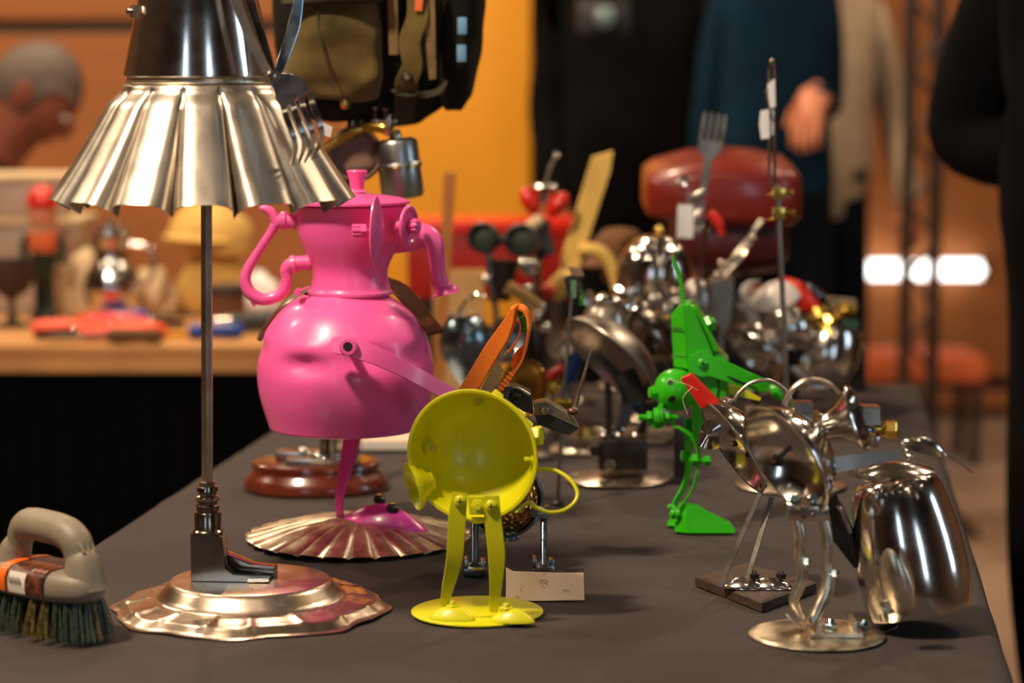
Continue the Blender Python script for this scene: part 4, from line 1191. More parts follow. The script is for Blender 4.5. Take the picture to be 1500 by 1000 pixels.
# top arch, blocks, bell, brass nut
part(root, 'arch_band', strip(spline([c9(130, 240, 0.0), c9(150, 190, 0), c9(205, 115, 0), c9(290, 75, 0), c9(380, 82, 0.004), c9(450, 115, 0.006), c9(500, 165, 0.006)], 6), [12 * s, 13 * s, 13 * s, 13 * s, 12 * s, 10 * s, 8 * s], 6 * s, V((0.1, 1, 0.2))), 'pan_aluminium')
def blk(name, x0, y0, x1, y1, d, m='nickel'):
    a_, b_ = c9(x0, y0, d), c9(x1, y1, d)
    return part(root, name, prism([a_, V((b_.x, a_.y, a_.z)), V((b_.x, a_.y, a_.z * .45 + b_.z * .55)), V((b_.x + 1 * s, a_.y - 0.002, b_.z)), V((a_.x + 4 * s, a_.y - 0.002, b_.z)), V((a_.x, a_.y, a_.z * .45 + b_.z * .55))], (0, 0.022, 0), bev=0.8 * s), m, 30)
blk('terminal_block', 190, 228, 325, 335, 0.012)
blk('terminal_block', 655, 255, 770, 375, 0.012)
part(root, 'crossbar', tube([c9(300, 300, 0.02), c9(720, 410, 0.022)], 5 * s, 10), 'blue_steel')
part(root, 'washer_plate', prism([c9(325, 285, 0.015), c9(365, 285, 0.015), c9(365, 345, 0.015), c9(325, 345, 0.015)], (0, 0.01, 0)), 'brass', 30)
bn = part(root, 'brass_nut', bolt(c9(845, 405, 0.018), V((1, -0.25, 0.05)), 15 * s, 18 * s), 'brass', 30)
part(bn, 'brass_collar', lathe([(0, -8 * s), (11 * s, -8 * s), (12 * s, 0), (11 * s, 8 * s), (0, 8 * s)], c9(775, 400, 0.018), V((1, -0.2, 0.05)), 24), 'brass')
part(bn, 'stop_block', box(c9(735, 480, 0.02), 9 * s, 0.02, 18 * s, bev=0.6 * s), 'nickel', 30)
nbell = V((0.86, -0.25, 0.32)).normalized()
cbell = c9(360, 405, 0.004)
bell = part(root, 'bell', lathe(shell([(10 * s, -6 * s), (16 * s, 2 * s), (20 * s, 18 * s), (26 * s, 34 * s), (37 * s, 48 * s), (46 * s, 56 * s), (49 * s, 60 * s)], 0.0011), cbell, nbell, 56), 'chrome', 50)
part(bell, 'bell_rim', lathe([(47 * s, 58 * s), (50.5 * s, 58 * s), (51 * s, 61 * s), (49 * s, 62.5 * s), (46 * s, 61 * s)], cbell, nbell, 56), 'chrome')
part(bell, 'bell_back', lathe([(0, -14 * s), (14 * s, -12 * s), (14 * s, 0), (0, 0)], cbell, nbell, 24), 'nickel')
# arm with spoon end
arm = part(root, 'arm', strip([c9(405, 648, -0.02), c9(560, 625, -0.018), c9(740, 590, -0.014), c9(905, 572, -0.01)], [25 * s, 23 * s, 19 * s, 13 * s], 2 * s, V((0, 0.1, 1)), sm=4), 'dull_steel', 30)
part(arm, 'shoulder_bolt', lathe([(0, 0), (13 * s, 0), (13 * s, 4 * s), (9 * s, 9 * s), (0, 11 * s)], c9(412, 650, -0.020), V((-0.2, -1, 0.1)), 20), 'chrome')
hnd = part(arm, 'spoon_hand', dish(c9(1060, 535, -0.008), (c9(1250, 580, -0.008) - c9(940, 500, -0.008)) / 2, V((0.002, 0.009, -0.006)), V((0.001, -0.003, 0.009)), 0.001, egg=0.1), 'chrome', 60)
part(hnd, 'finger_tip', strip([c9(1225, 560, -0.008), c9(1300, 610, -0.006), c9(1385, 692, -0.004)], [9 * s, 8 * s, 2 * s], 2 * s, V((0.5, 0, 1))), 'chrome')
part(hnd, 'wrist_joint', [ball(c9(925, 505, -0.01), 5 * s), ball(c9(965, 585, -0.01), 6 * s), ball(c9(945, 545, -0.01), 5 * s)], 'chrome')
# steel cup
t0, t1 = c9(862, 745, 0.045), c7(770, 800, 0.03)
axc = (t1 - t0).normalized()
Lc = 202 * s
CUP = [(0, 2), (48, 2), (54, 0), (58, 1), (62, 5), (66, 14), (71, 32), (76, 60), (80, 95), (82, 130), (81.5, 165), (78, 190), (75, 202)]
cup = part(root, 'steel_cup', lathe(shell([(r * s, h * s) for r, h in CUP], -0.0012), t0, axc, 72), 'chrome', 40, label='big polished steel cup hung upside down')
part(cup, 'cup_foot_ring', lathe([(48 * s, 2.2 * s), (51 * s, -1.5 * s), (56 * s, -1.5 * s), (60 * s, 3 * s)], t0, axc, 56), 'chrome')
sc0 = cA(1062, 512, -0.056)
part(cup, 'oval_reflection', dish(sc0, (cA(1065, 790, -0.056) - cA(940, 345, -0.058)) / 2, V((0.011, -0.006, 0.003)), V((-0.001, -0.006, 0)), 0.0012, egg=-0.1), 'aged_silver', 60, label='small oval dish on the cup imitating a reflection')  # added dish, shaped to stand in for a reflection in the cup
part(root, 'cup_strut', tube([c9(560, 690, 0.005), c9(680, 740, 0.02), t0 + V((0, 0, 0.001))], 3 * s, 8), 'chrome')
part(root, 'cup_support', strip([V((cA(830, 800).x, L.o.y + 0.01, ntop + 2 * s)), cA(930, 840, 0.01), cA(1030, 820, 0.015), cA(1060, 800, 0.02)], 8 * s, 2 * s, FW, sm=4), 'nickel')
part(root, 'spoon_lid', dish(c9(880, 680, 0.06), RT * 58 * s, V((0, 0.02, 0.004)), V((0, 0, 0.006)), 0.001), 'chrome', 60)
part(root, 'knife_blade', prism([cA(600, -40, 0.03), cA(650, -80, 0.03), cA(760, 160, 0.03), cA(805, 400, 0.03), cA(780, 420, 0.03), cA(640, 240, 0.03)], (0.002, 0.004, 0), bev=0.4 * s), 'dark_iron', 30)
part(root, 'curved_strip', strip([cA(660, 0, 0.01), cA(690, 30, 0.01), cA(755, 185, 0.015)], 5 * s, 1.5 * s, RT, sm=4), 'chrome')

# ============================================================ khaki bag figure on mahogany base
L = Lay(463, 714)
s = L.s
root = thing('khaki_bag_figure', 'khaki canvas bag figure with steel canister on oval mahogany base', 'sculpture', L.o)
Lb = lambda px, py, dy=0.0: L(px, py, dy)
def oval(th, r, h):
    return r, h
wb_ = []
for r, h in ((107, 0.3), (108, 5), (106, 13), (100, 20), (95, 25), (93, 28), (93, 32), (95, 34), (94, 39), (89, 42)):
    wb_.append(ering(L.o + V((0, 0, h * s)), RT * r * s, FW * r * s * 0.78, 64, 2.0))
part(root, 'mahogany_base', bridge(wb_), 'mahogany', 35)
zt_ = L.o.z + 42 * s
def bxp(name, x0, x1, dy, d_, z0, z1, m, parent=root, bev=0.001):
    a_, b_ = Lb(x0, 700).x, Lb(x1, 700).x
    return part(parent, name, box(((a_ + b_) / 2, L.o.y + dy, zt_ + (z0 + z1) / 2 * s), b_ - a_, d_, (z1 - z0) * s, bev=bev), m, 30)
ft = bxp('foot_plate', 424, 530, -0.03, 0.035, 0.3, 10, 'nickel')
bxp('foot_plate', 404, 500, 0.01, 0.03, 0.3, 12, 'nickel')
bxp('foot_block', 492, 528, -0.01, 0.05, 10, 52, 'black_chrome')
for (x, y, r) in ((443, 661, 7), (466, 668, 7.5), (453, 664, 5), (476, 672, 5), (406, 667, 4), (463, 675, 4)):
    part(ft, 'foot_bolt', ball(Lb(x, y, -0.035 if x > 450 else 0.0), r * s), 'chrome')
for x in (475, 487, 499):
    part(root, 'post', tube([Lb(x, 680, -0.005), Lb(x + 2, 420, 0.0), Lb(x + 45, 150, 0.02)], 6.5 * s, 12), ('black_chrome', 'nickel')[x == 487])
# bag: lofted pouches
def pouch(name, rows, m, parent=root, p=2.6, n=28, sm=3):
    """rows of (py, px0, px1, near dy, far dy)"""
    rr = []
    dense = []
    for r0, r1 in zip(rows, rows[1:]):
        for q_ in range(4):
            dense.append([a_ + (b_ - a_) * q_ / 4 for a_, b_ in zip(r0, r1)])
    dense.append(rows[-1])
    for py, x0, x1, d0, d1 in dense:
        a_, b_ = Lb(x0, py, (d0 + d1) / 2), Lb(x1, py, (d0 + d1) / 2)
        c_ = (a_ + b_) / 2
        ring = ering(c_, (b_ - a_) / 2, FW * (d1 - d0) / 2, n, p)
        rr.append([q + V((0.003 * noise.noise(q * 30), 0.010 * noise.noise(q * 24 + V((3, 0, 0))) + 0.005 * noise.noise(q * 60), 0.006 * noise.noise(q * 20))) for i, q in enumerate(ring)])
    return part(parent, name, bridge(rr), m, 70, sub=1)
bag = pouch('bag_body', [(184, 560, 612, 0.03, 0.08), (165, 500, 640, 0.0, 0.12), (140, 440, 668, -0.03, 0.15), (110, 412, 690, -0.045, 0.16), (60, 402, 702, -0.055, 0.17), (0, 398, 708, -0.06, 0.17), (-80, 402, 708, -0.06, 0.17), (-140, 430, 690, -0.04, 0.15), (-165, 480, 640, 0.0, 0.1)], 'black_canvas')
pouch('front_pouch', [(150, 440, 535, -0.05, 0.0), (142, 425, 555, -0.07, 0.0), (110, 412, 562, -0.085, 0.0), (50, 420, 560, -0.09, 0.0), (0, 428, 556, -0.088, 0.0), (-60, 430, 554, -0.085, 0.0), (-80, 440, 545, -0.07, 0.0)], 'khaki')
part(root, 'pouch_seam', tube([Lb(490, 134, -0.0885), Lb(480, 95, -0.0895), Lb(467, 40, -0.0925), Lb(465, -20, -0.091)], 1.4 * s, 6, sm=4), 'khaki_dark')
pouch('pouch_flap', [(10, 414, 470, -0.10, -0.05), (0, 410, 566, -0.105, -0.03), (-30, 414, 566, -0.11, -0.02), (-70, 424, 560, -0.10, 0.0)], 'khaki_dark')
pouch('side_pocket', [(160, 655, 676, -0.02, 0.06), (140, 640, 690, -0.035, 0.09), (80, 634, 706, -0.045, 0.1), (0, 636, 712, -0.05, 0.1), (-60, 640, 706, -0.04, 0.1)], 'black_canvas')
for (x, y) in ((677, 38), (676, 78)):
    part(root, 'buckle', box(Lb(x, y, -0.055), 13 * s, 0.006, 24 * s, bev=0.001), 'buckle_blue', 30, label='pale blue buckle')
def webb(name, pts, wd, m='khaki', th=2.2):
    return part(root, name, strip(spline([Lb(x, y, d) for x, y, d in pts], 6), [w_ * s for w_ in wd], th * s, V((1, 0.15, 0))), m, 40)
webb('strap', [(573, -60, -0.066), (575, 0, -0.07), (577, 80, -0.07)], [14, 14, 13], 'webbing')
webb('strap', [(606, -40, -0.075), (612, 20, -0.08), (600, 60, -0.083), (604, 95, -0.08), (595, 122, -0.075), (598, 140, -0.065)], [26, 30, 30, 28, 32, 32])
webb('strap', [(596, 125, -0.07), (594, 150, -0.06), (592, 182, -0.03)], [30, 30, 27], 'khaki_dark')
webb('strap', [(628, -40, -0.07), (630, 40, -0.075), (634, 116, -0.07)], [16, 15, 10], 'webbing')
webb('strap', [(616, -30, -0.082), (614, 0, -0.083), (613, 16, -0.083)], [11, 11, 10], 'orange_fabric')
webb('cross_strap', [(575, 132, -0.062), (600, 140, -0.072), (640, 135, -0.068), (652, 118, -0.058)], [8, 10, 10, 8], 'khaki_dark')
sn = part(root, 'snap_button', lathe([(0, 0), (8 * s, 0), (8 * s, 3 * s), (5 * s, 4 * s), (4.5 * s, 2.5 * s), (0, 2.5 * s)], Lb(596, 113, -0.0775), -FW, 20), 'dark_iron')
part(sn, 'snap_centre', lathe([(0, 2 * s), (4 * s, 2.5 * s), (0, 4 * s)], Lb(596, 113, -0.0775), -FW, 14), 'bakelite')
pouch('bottom_roll', [(178, 455, 500, -0.04, 0.02), (170, 440, 540, -0.055, 0.03), (152, 430, 565, -0.06, 0.04), (140, 440, 560, -0.055, 0.04)], 'black_canvas')
part(root, 'yellow_button', lathe([(0, 0), (7 * s, 0), (7 * s, 3 * s), (0, 6 * s)], Lb(505, 153, -0.062), V((0.2, -1, 0)), 16), 'brass')
# bakelite eye cup
n_ = V((0.10, -0.97, 0.02)).normalized()
ey = Lb(520, 226, -0.03)
cupb = part(root, 'eye_cup', lathe(shell([(25 * s, -40 * s), (31 * s, -38 * s), (33 * s, 0), (37 * s, 4 * s), (37 * s, 9 * s), (34 * s, 11 * s)], -0.003), ey, n_, 44), 'bakelite', 40)
part(cupb, 'eye_glass', lathe([(0, -8 * s), (33 * s, -8 * s), (32 * s, -10 * s), (0, -10 * s)], ey, n_, 36), 'bakelite')
part(root, 'hose', thread(Lb(482, 214, -0.045), Lb(486, 212, -0.045), 6 * s), 'brass')
hz = spline([Lb(470, 222, -0.05), Lb(500, 203, -0.055), Lb(530, 188, -0.056), Lb(556, 187, -0.05), Lb(572, 192, -0.04)], 14)
part(root, 'ribbed_hose', tube(hz, [(8.0 if i % 2 else 6.4) * s for i in range(len(hz))], 12), 'brass', 25)
vl = part(root, 'valve', [box(Lb(563, 178, -0.04), 36 * s, 0.012, 7 * s, bev=0.0008), box(Lb(568, 184, -0.045), 7 * s, 0.012, 30 * s, bev=0.0008)], 'nickel', 30)
for (x, y) in ((549, 158), (564, 160), (572, 168)):
    part(vl, 'valve_screw', [tube([Lb(x, y + 22, -0.04), Lb(x, y, -0.04)], 3 * s, 8), ball(Lb(x, y, -0.04), 5 * s, None, 3 * s)], 'nickel')
a_, b_ = Lb(580, 206, -0.03), Lb(590, 284, -0.03)
can = part(root, 'canister', lathe([(0, -3 * s), (22 * s, -3 * s), (29 * s, 0), (31 * s, 4 * s), (31 * s, 32 * s), (32.5 * s, 34 * s), (32.5 * s, 37 * s), (31 * s, 39 * s), (31 * s, 78 * s), (28 * s, 83 * s), (22 * s, 84 * s), (20 * s, 80 * s), (0, 80 * s)], a_, b_ - a_, 44), 'can_steel', 35)
part(can, 'wire_band', lathe([(31.5 * s, 36 * s), (33.5 * s, 37 * s), (33.5 * s, 39 * s), (31.5 * s, 40 * s)], a_, b_ - a_, 44), 'brass')
part(can, 'can_neck', lathe([(0, -16 * s), (7 * s, -16 * s), (9 * s, -10 * s), (9 * s, -2 * s), (0, -2 * s)], a_, b_ - a_, 20), 'nickel')
# ============================================================ neighbouring stall table on the left
yb = onz(200, 506).y
x0, x1 = at(-260, 506, yb).x, at(572, 506, yb).x
root = thing('stall_table', 'neighbouring wooden stall table with black skirt cloth', 'table', ((x0 + x1) / 2, yb + 0.30, 0))
part(root, 'table_top', box(((x0 + x1) / 2, yb + 0.30, 0.7425), x1 - x0, 0.60, 0.015, bev=0.002), 'light_wood', 30)
part(root, 'edge_rail', box(((x0 + x1) / 2, yb + 0.012, 0.7145), x1 - x0, 0.012, 0.028, bev=0.002), 'light_wood', 30)
n = 160
rr = []
for z in (0.712, 0.45, 0.2, 0.005):
    k = (0.712 - z) / 0.712
    fr = [V((x0 + (x1 - x0) * i / n, yb + 0.022 - 0.006 * k + 0.012 * k * math.sin(i * 0.8 + math.sin(i * .23)), z)) for i in range(n + 1)]
    rr.append(fr + [p + V((0, 0.004, 0)) for p in fr[::-1]])
part(root, 'skirt_cloth', bridge(rr), 'black_cloth', 70)
for x in (x0 + 0.06, x1 - 0.06):
    for y in (yb + 0.08, yb + 0.54):
        part(root, 'leg', box((x, y, 0.3675), 0.045, 0.045, 0.735), 'truss_paint', 30)
def K(px, py, Y=None):
    return onz(px, py) if Y is None else at(px, py, Y)
# --- tools on it: pliers with coloured grips, screwdrivers
def pliers(px, py, ang, m, label, sc_=1.0):
    o = onz(px, py)
    r3 = Matrix.Rotation(R(ang), 3, 'Z') * sc_
    T = lambda x, y, z: o + r3 @ V((x, y, z))
    t = thing('pliers', label, 'pliers', o, 'pliers on the stall table')
    for sgn in (-1, 1):
        part(t, 'grip', tube([T(-0.005, 0.004 * sgn, 0.012), T(-0.05, 0.020 * sgn, 0.012), T(-0.10, 0.022 * sgn, 0.012), T(-0.125, 0.015 * sgn, 0.012)], [0.007 * sc_, 0.0105 * sc_, 0.0115 * sc_, 0.009 * sc_], 12, sm=5), m, 60)
    part(t, 'jaw', prism([T(0, -0.012, 0.006), T(0.03, -0.011, 0.006), T(0.06, -0.004, 0.006), T(0.06, 0.004, 0.006), T(0.03, 0.011, 0.006), T(0, 0.012, 0.006)], (0, 0, 0.012 * sc_), bev=0.001), 'dark_iron', 30)
    part(t, 'pivot', lathe([(0, 0), (0.007 * sc_, 0), (0.006 * sc_, 0.003), (0, 0.004)], T(0, 0, 0.017), UP, 14), 'nickel')
pliers(112, 500, 205, 'orange_red', 'pliers with bright red grips nearest the table edge', 1.25)
pliers(165, 488, 15, 'orange_red', 'pliers with orange grips lying behind the red ones', 1.15)
pliers(222, 484, -25, 'red_plastic', 'pliers with dark red grips beside the yellow ruler', 1.2)
def driver(px, py, ang, m, label, ln=0.1):
    o = onz(px, py)
    r3 = Matrix.Rotation(R(ang), 3, 'Z')
    T = lambda x, z: o + r3 @ V((x, 0, z))
    t = thing('screwdriver', label, 'screwdriver', o, 'screwdrivers on the stall table')
    part(t, 'handle', tube([T(0, 0.0155), T(0.01, 0.0155), T(0.04, 0.0155), T(0.085, 0.0155), T(0.1, 0.0155)], [0.010, 0.0145, 0.012, 0.0145, 0.008], 12, sm=4), m, 40)
    part(t, 'shaft', tube([T(0.098, 0.0155), T(0.1 + ln, 0.0155)], 0.004, 8), 'dark_iron')
driver(140, 476, 10, 'blue_plastic', 'screwdriver with blue handle between the red grips')
driver(276, 498, 12, 'blue_plastic', 'screwdriver with blue handle beside the lamp rod', 0.14)
driver(238, 504, 180, 'brown_felt', 'screwdriver with dark brown handle near table edge')
o = onz(250, 496)
solo('folding_ruler', 'yellow wooden ruler lying on the stall table', 'ruler', box(o + V((0.03, 0.03, 0.006)), 0.18, 0.022, 0.010, Matrix.Rotation(R(22), 3, 'Z'), bev=0.001), 'amber_panel', o)
# --- nutcracker-like wooden doll
o = onz(66, 470)
sB = o.y / F
root = thing('wooden_doll', 'dark wooden doll with red cap on the stall table', 'doll', o)
d = lambda px: (px - 66) * sB
part(root, 'body', lathe([(0, 0), (0.026, 0), (0.027, 0.01), (0.02, 0.02), (0.019, 0.09), (0.026, 0.12), (0.024, 0.135), (0, 0.135)], o, seg=24), 'dark_green', 40)
part(root, 'chest', lathe([(0, 0.135), (0.024, 0.135), (0.03, 0.15), (0.028, 0.172), (0.014, 0.18), (0, 0.18)], o, seg=24), 'orange_fabric', 40)
hd_ = part(root, 'head', ball(o + V((0, 0, 0.202)), 0.027, 0.027, 0.03), 'skin', 60)
part(hd_, 'nose', ball(o + V((0, -0.028, 0.200)), 0.006), 'skin', 60)
part(hd_, 'beard', lathe([(0, -0.03), (0.012, -0.022), (0.022, 0), (0, 0.0)], o + V((0, -0.010, 0.188)), UP, 16), 'cream')
part(root, 'cap', lathe([(0, 0.22), (0.030, 0.222), (0.031, 0.232), (0.026, 0.25), (0.014, 0.262), (0, 0.264)], o, seg=24), 'red_plastic', 40)
for sgn in (-1, 1):
    part(root, 'arm', tube([o + V((0.03 * sgn, 0, 0.168)), o + V((0.037 * sgn, -0.004, 0.14)), o + V((0.035 * sgn, -0.012, 0.11))], [0.009, 0.009, 0.007], 10, sm=4), 'dark_green', 60)
# --- dark goblet
o = onz(18, 478)
solo('goblet', 'dark stemmed goblet on the stall table', 'goblet', lathe([(0, 0.0005), (0.036, 0.0005), (0.036, 0.004), (0.01, 0.012), (0.006, 0.03), (0.007, 0.052), (0.03, 0.066), (0.043, 0.085), (0.045, 0.128), (0.043, 0.128), (0.04, 0.09), (0.0, 0.075)], o, seg=32), 'hair_dark', o, 40)
# --- plastic storage boxes
o = onz(8, 462)
o.y += 0.14
for i, (dx, z0, hgt, lab) in enumerate(((0.0, 0, 0.10, 'lower pale plastic storage box behind the wooden doll'), (0.01, 0.1005, 0.09, 'upper pale plastic storage box behind the wooden doll'), (-0.02, 0.191, 0.085, 'topmost plastic storage box under the bent man'))):
    c_ = o + V((dx, 0, z0))
    t = thing('storage_box', lab, 'box', c_, 'plastic boxes on the stall table')
    part(t, 'tub', box(c_ + V((0, 0, hgt * .43)), 0.26, 0.18, hgt * .86, bev=0.008), 'clear_plastic', 40)
    part(t, 'lid', box(c_ + V((0, 0, hgt * .93)), 0.275, 0.195, hgt * .13, bev=0.004), 'cream', 40)
# --- chrome kettle ball, cream pouch, straw cap, cloth heap, brown box
o = onz(165, 470)
root = thing('chrome_jug', 'round shiny chrome jug on the stall table', 'jug', o)
part(root, 'belly', lathe([(0, 0.0005), (0.03, 0.0005), (0.034, 0.006), (0.05, 0.03), (0.057, 0.06), (0.053, 0.09), (0.038, 0.115), (0.032, 0.13), (0.038, 0.15), (0.04, 0.17), (0.036, 0.17), (0.028, 0.13), (0, 0.12)], o, seg=40), 'chrome', 50)
part(root, 'handle', tube([o + V((0.036, 0, 0.15)), o + V((0.075, 0, 0.14)), o + V((0.08, 0, 0.09)), o + V((0.052, 0, 0.06))], 0.006, 10, sm=6), 'chrome')
part(root, 'lid', lathe([(0.04, 0.17), (0.03, 0.185), (0.008, 0.192), (0.01, 0.2), (0, 0.205)], o, seg=30), 'chrome')
def heap(name, label, cat, px, py, rx, ry, rz_, m, seed, dy=0.0):
    o = onz(px, py)
    o.y += dy
    vs, fs = ball((0, 0, 0), 1, seg=36, rings=20)
    out = []
    for v in vs:
        k = 1 + 0.22 * noise.noise(V((v.x * 1.8 + seed, v.y * 1.8, v.z * 1.8))) + 0.08 * noise.noise(V((v.x * 5 + seed, v.y * 5, v.z * 5)))
        p = V((v.x * rx * k, v.y * ry * k, max(v.z, -0.55) * rz_ * k))
        out.append(o + V((p.x, p.y, max(0.0005, p.z + rz_ * 0.5))))
    return solo(name, label, cat, (out, fs), m, o, 80)
heap('cloth_pouch', 'cream cloth pouch standing beside the wooden doll', 'pouch', 112, 468, 0.042, 0.04, 0.085, 'cream', 3, 0.07)
heap('folded_cloth', 'beige crumpled cloth behind the lamp rod', 'cloth', 214, 468, 0.05, 0.045, 0.062, 'cream', 8, 0.09)
heap('folded_cloth', 'tan crumpled cloth below the straw cap', 'cloth', 312, 462, 0.075, 0.055, 0.085, 'cap_straw', 12, 0.04)
heap('folded_cloth', 'pale grey crumpled cloth left of the pink handle', 'cloth', 378, 466, 0.045, 0.045, 0.06, 'white_paper', 15)
o = onz(332, 478)
root = thing('brown_tin', 'dark brown round tin in front of the straw cap', 'tin', o)
part(root, 'can', lathe([(0, 0.0005), (0.038, 0.0005), (0.038, 0.062), (0.036, 0.064), (0, 0.064)], o, seg=36), 'brown_felt', 40)
part(root, 'lid', lathe([(0, 0.064), (0.040, 0.064), (0.040, 0.078), (0.037, 0.08), (0, 0.081)], o, seg=36), 'hair_dark', 40)
o = at(312, 392, onz(300, 462).y + 0.04)
o.z = TZ + 0.150
root = thing('straw_cap', 'straw yellow cap lying on the crumpled cloth', 'cap', o)
part(root, 'crown', lathe([(0, 0.072), (0.035, 0.067), (0.064, 0.050), (0.080, 0.024), (0.084, 0.0), (0, 0.0)], o, V((0.25, -0.3, 1)), 32, f=lambda t, r, h: (r * (1 + 0.06 * math.sin(3 * t + h * 30)), h + 0.006 * math.sin(2 * t))), 'cap_straw', 50)
part(root, 'brim', dish(o + V((-0.02, -0.04, 0.002)), V((0.075, -0.02, -0.004)), V((0.012, 0.07, 0)), V((0, 0, 0.010)), 0.003), 'cap_straw', 60)
o = onz(262, 470)
o = onz(425, 488)
root = thing('hand_drill', 'black hand drill at the end of the stall table', 'drill', o)
part(root, 'body', tube([o + V((-0.11, 0, 0.022)), o + V((-0.04, 0, 0.026)), o + V((0.04, 0, 0.026))], [0.012, 0.02, 0.022], 16, sm=4), 'black_rubber', 50)
part(root, 'chuck', tube([o + V((-0.15, 0, 0.022)), o + V((-0.11, 0, 0.022))], [0.008, 0.012], 14), 'nickel')
part(root, 'grip', box(o + V((0.02, 0.05, 0.016)), 0.034, 0.1, 0.03, bev=0.006), 'black_rubber', 40)

# ============================================================ things crowding the far half of the table
def disc_base(root, o, r, m='plate_metal', name='base_plate'):
    return part(root, name, lathe([(0, 0.0006), (r * .96, 0.0006), (r, 0.0025), (r * .97, 0.004), (r * .8, 0.0045), (r * .74, 0.007), (0, 0.0075)], o, seg=56), m, 40)
def cbowl(root, name, c, n_, R_, dep, m='chrome'):
    pr = [(0, -dep), (R_ * .3, -dep * .965), (R_ * .55, -dep * .83), (R_ * .76, -dep * .6), (R_ * .9, -dep * .33), (R_ * .98, -dep * .08), (R_, 0), (R_ * 1.04, dep * .01)]
    return part(root, name, lathe(shell(pr, -0.0012), c, n_, 48), m, 50)
def cspoon(root, p, q, R_, m='chrome', name='spoon', nv=V((0, -1, 0.3))):
    """spoon from the handle end p to the bowl tip q"""
    p, q = V(p), V(q)
    d_ = (q - p).normalized()
    w_ = d_.cross(nv).normalized()
    c_ = q - d_ * R_ * 1.5
    sp_ = part(root, name, strip([p, p.lerp(c_, .5), c_ - d_ * R_ * 1.3], [R_ * .6, R_ * .4, R_ * .3], R_ * .15, w_), m, 40)
    part(sp_, 'spoon_bowl', dish(c_, d_ * R_ * 1.5, w_ * R_, -nv.normalized() * R_ * .5, 0.001), m, 60)
    return sp_
def cfork(root, p, q, wd, m='chrome', nv=V((0, -1, 0.2))):
    p, q = V(p), V(q)
    d_ = (q - p).normalized()
    w_ = d_.cross(nv).normalized()
    L_ = (q - p).length
    f_ = part(root, 'fork', [strip([p, p + d_ * L_ * .35, p + d_ * L_ * .6], [wd * .5, wd * .3, wd * .3], wd * .12, w_)], m, 40)
    part(f_, 'fork_head', strip([p + d_ * L_ * .58, p + d_ * L_ * .66, p + d_ * L_ * .76], [wd * .3, wd * .9, wd], wd * .1, w_), m, 40)
    for k in range(4):
        o_ = w_ * wd * (-.42 + .28 * k)
        part(f_, 'tine', strip([p + d_ * L_ * .75 + o_, p + d_ * L_ * .88 + o_ + nv * wd * .06, q + o_], [wd * .17, wd * .16, wd * .08], wd * .1, w_), m, 40)
    return f_

# --- dark spoon-necked figure on round plate
L = Lay(905, 703)
s = L.s
root = thing('dark_bowl_figure', 'figure with dark tilted bowl head and curved spoon neck on round plate', 'sculpture', L.o)
disc_base(root, L.o, 78 * s)
part(root, 'motor_block', box(L(912, 664), 72 * s, 0.04, 44 * s, bev=0.002), 'dark_iron', 30)
part(root, 'block_bolt', [hexnut(L(872, 660, -0.02), V((-1, -1, 0)), 9 * s, 8 * s)], 'dark_iron', 30)
part(root, 'block_bolt', [hexnut(L(893, 680, -0.03), V((0, -1, 0)), 9 * s, 8 * s)], 'nickel', 30)
for x in (884, 906, 930):
    part(root, 'top_screw', bolt(L(x, 640, -0.005), UP, 6 * s, 6 * s, 0.003), 'nickel', 30)
part(root, 'spoon_neck', strip(spline([L(896, 645), L(912, 620), L(918, 590), L(910, 560), L(885, 530), L(868, 520)], 6), [13 * s, 19 * s, 20 * s, 17 * s, 13 * s, 12 * s], 3 * s, V((1, 0.4, 0.2))), 'blue_steel', 40)
cbowl(root, 'bowl_head', L(893, 528), V((-0.66, -0.36, -0.66)), 84 * s, 46 * s, 'dull_steel')
part(root, 'neck_joint', box(L(926, 565, 0.01), 30 * s, 0.03, 44 * s, Matrix.Rotation(R(-25), 3, 'Y'), bev=0.002), 'black_rubber', 30)
part(root, 'cable', tube([L(940, 575), L(942, 610), L(928, 640), L(900, 665), L(880, 668)], 2 * s, 8, sm=5), 'dark_iron')
# --- second plate behind it
L = Lay(858, 660)
s = L.s
root = thing('gear_plate_figure', 'low figure of dull metal gears lying on a silver plate', 'sculpture', L.o)
disc_base(root, L.o, 54 * s, 'aged_silver')
part(root, 'gear', lathe([(0, 0.008), (34 * s, 0.008), (34 * s, 0.018), (0, 0.018)], L.o, seg=36, f=knurl), 'dull_steel', 30)
part(root, 'gear_hub', lathe([(0, 0.018), (14 * s, 0.018), (12 * s, 0.03), (0, 0.031)], L.o, seg=20), 'brass', 30)
part(root, 'ball_bearing', ball(L(882, 632, -0.02), 7 * s), 'chrome')
cspoon(root, L(800, 640, 0.01) , L(850, 560, 0.03), 15 * s, 'dull_steel')
# --- rod with binder clip
L = Lay(817, 738)
s = L.s
root = thing('clip_stand', 'thin upright steel rod holding a small black binder clip', 'stand', L.o)
part(root, 'rod', tube([L.o, L(825, 580), L(838, 425)], 3 * s, 10), 'dull_steel')
part(root, 'foot_collar', lathe([(0, 0.0005), (9 * s, 0.0005), (9 * s, 3 * s), (4 * s, 5 * s), (0, 5 * s)], L.o, seg=20), 'dark_iron')
part(root, 'brass_terminal', [tube([L(812, 590), L(838, 592)], 9 * s, 14)], 'brass')
part(root, 'terminal_cap', lathe([(0, 0), (10 * s, 0), (10 * s, 16 * s), (0, 18 * s)], L(809, 570), V((0.2, -0.6, 0.4)), 6), 'brass', 30)
cl = part(root, 'binder_clip', prism([L(826, 406), L(842, 402), L(852, 408), L(852, 432), L(832, 438)], (0.0, 0.012, 0), bev=0.001), 'black_rubber', 30)
part(cl, 'clip_wing', strip([L(846, 405, -0.004), L(853, 430, -0.006), L(851, 447, -0.006)], 8 * s, 1.4 * s, V((1, 0.4, 0))), 'nickel')
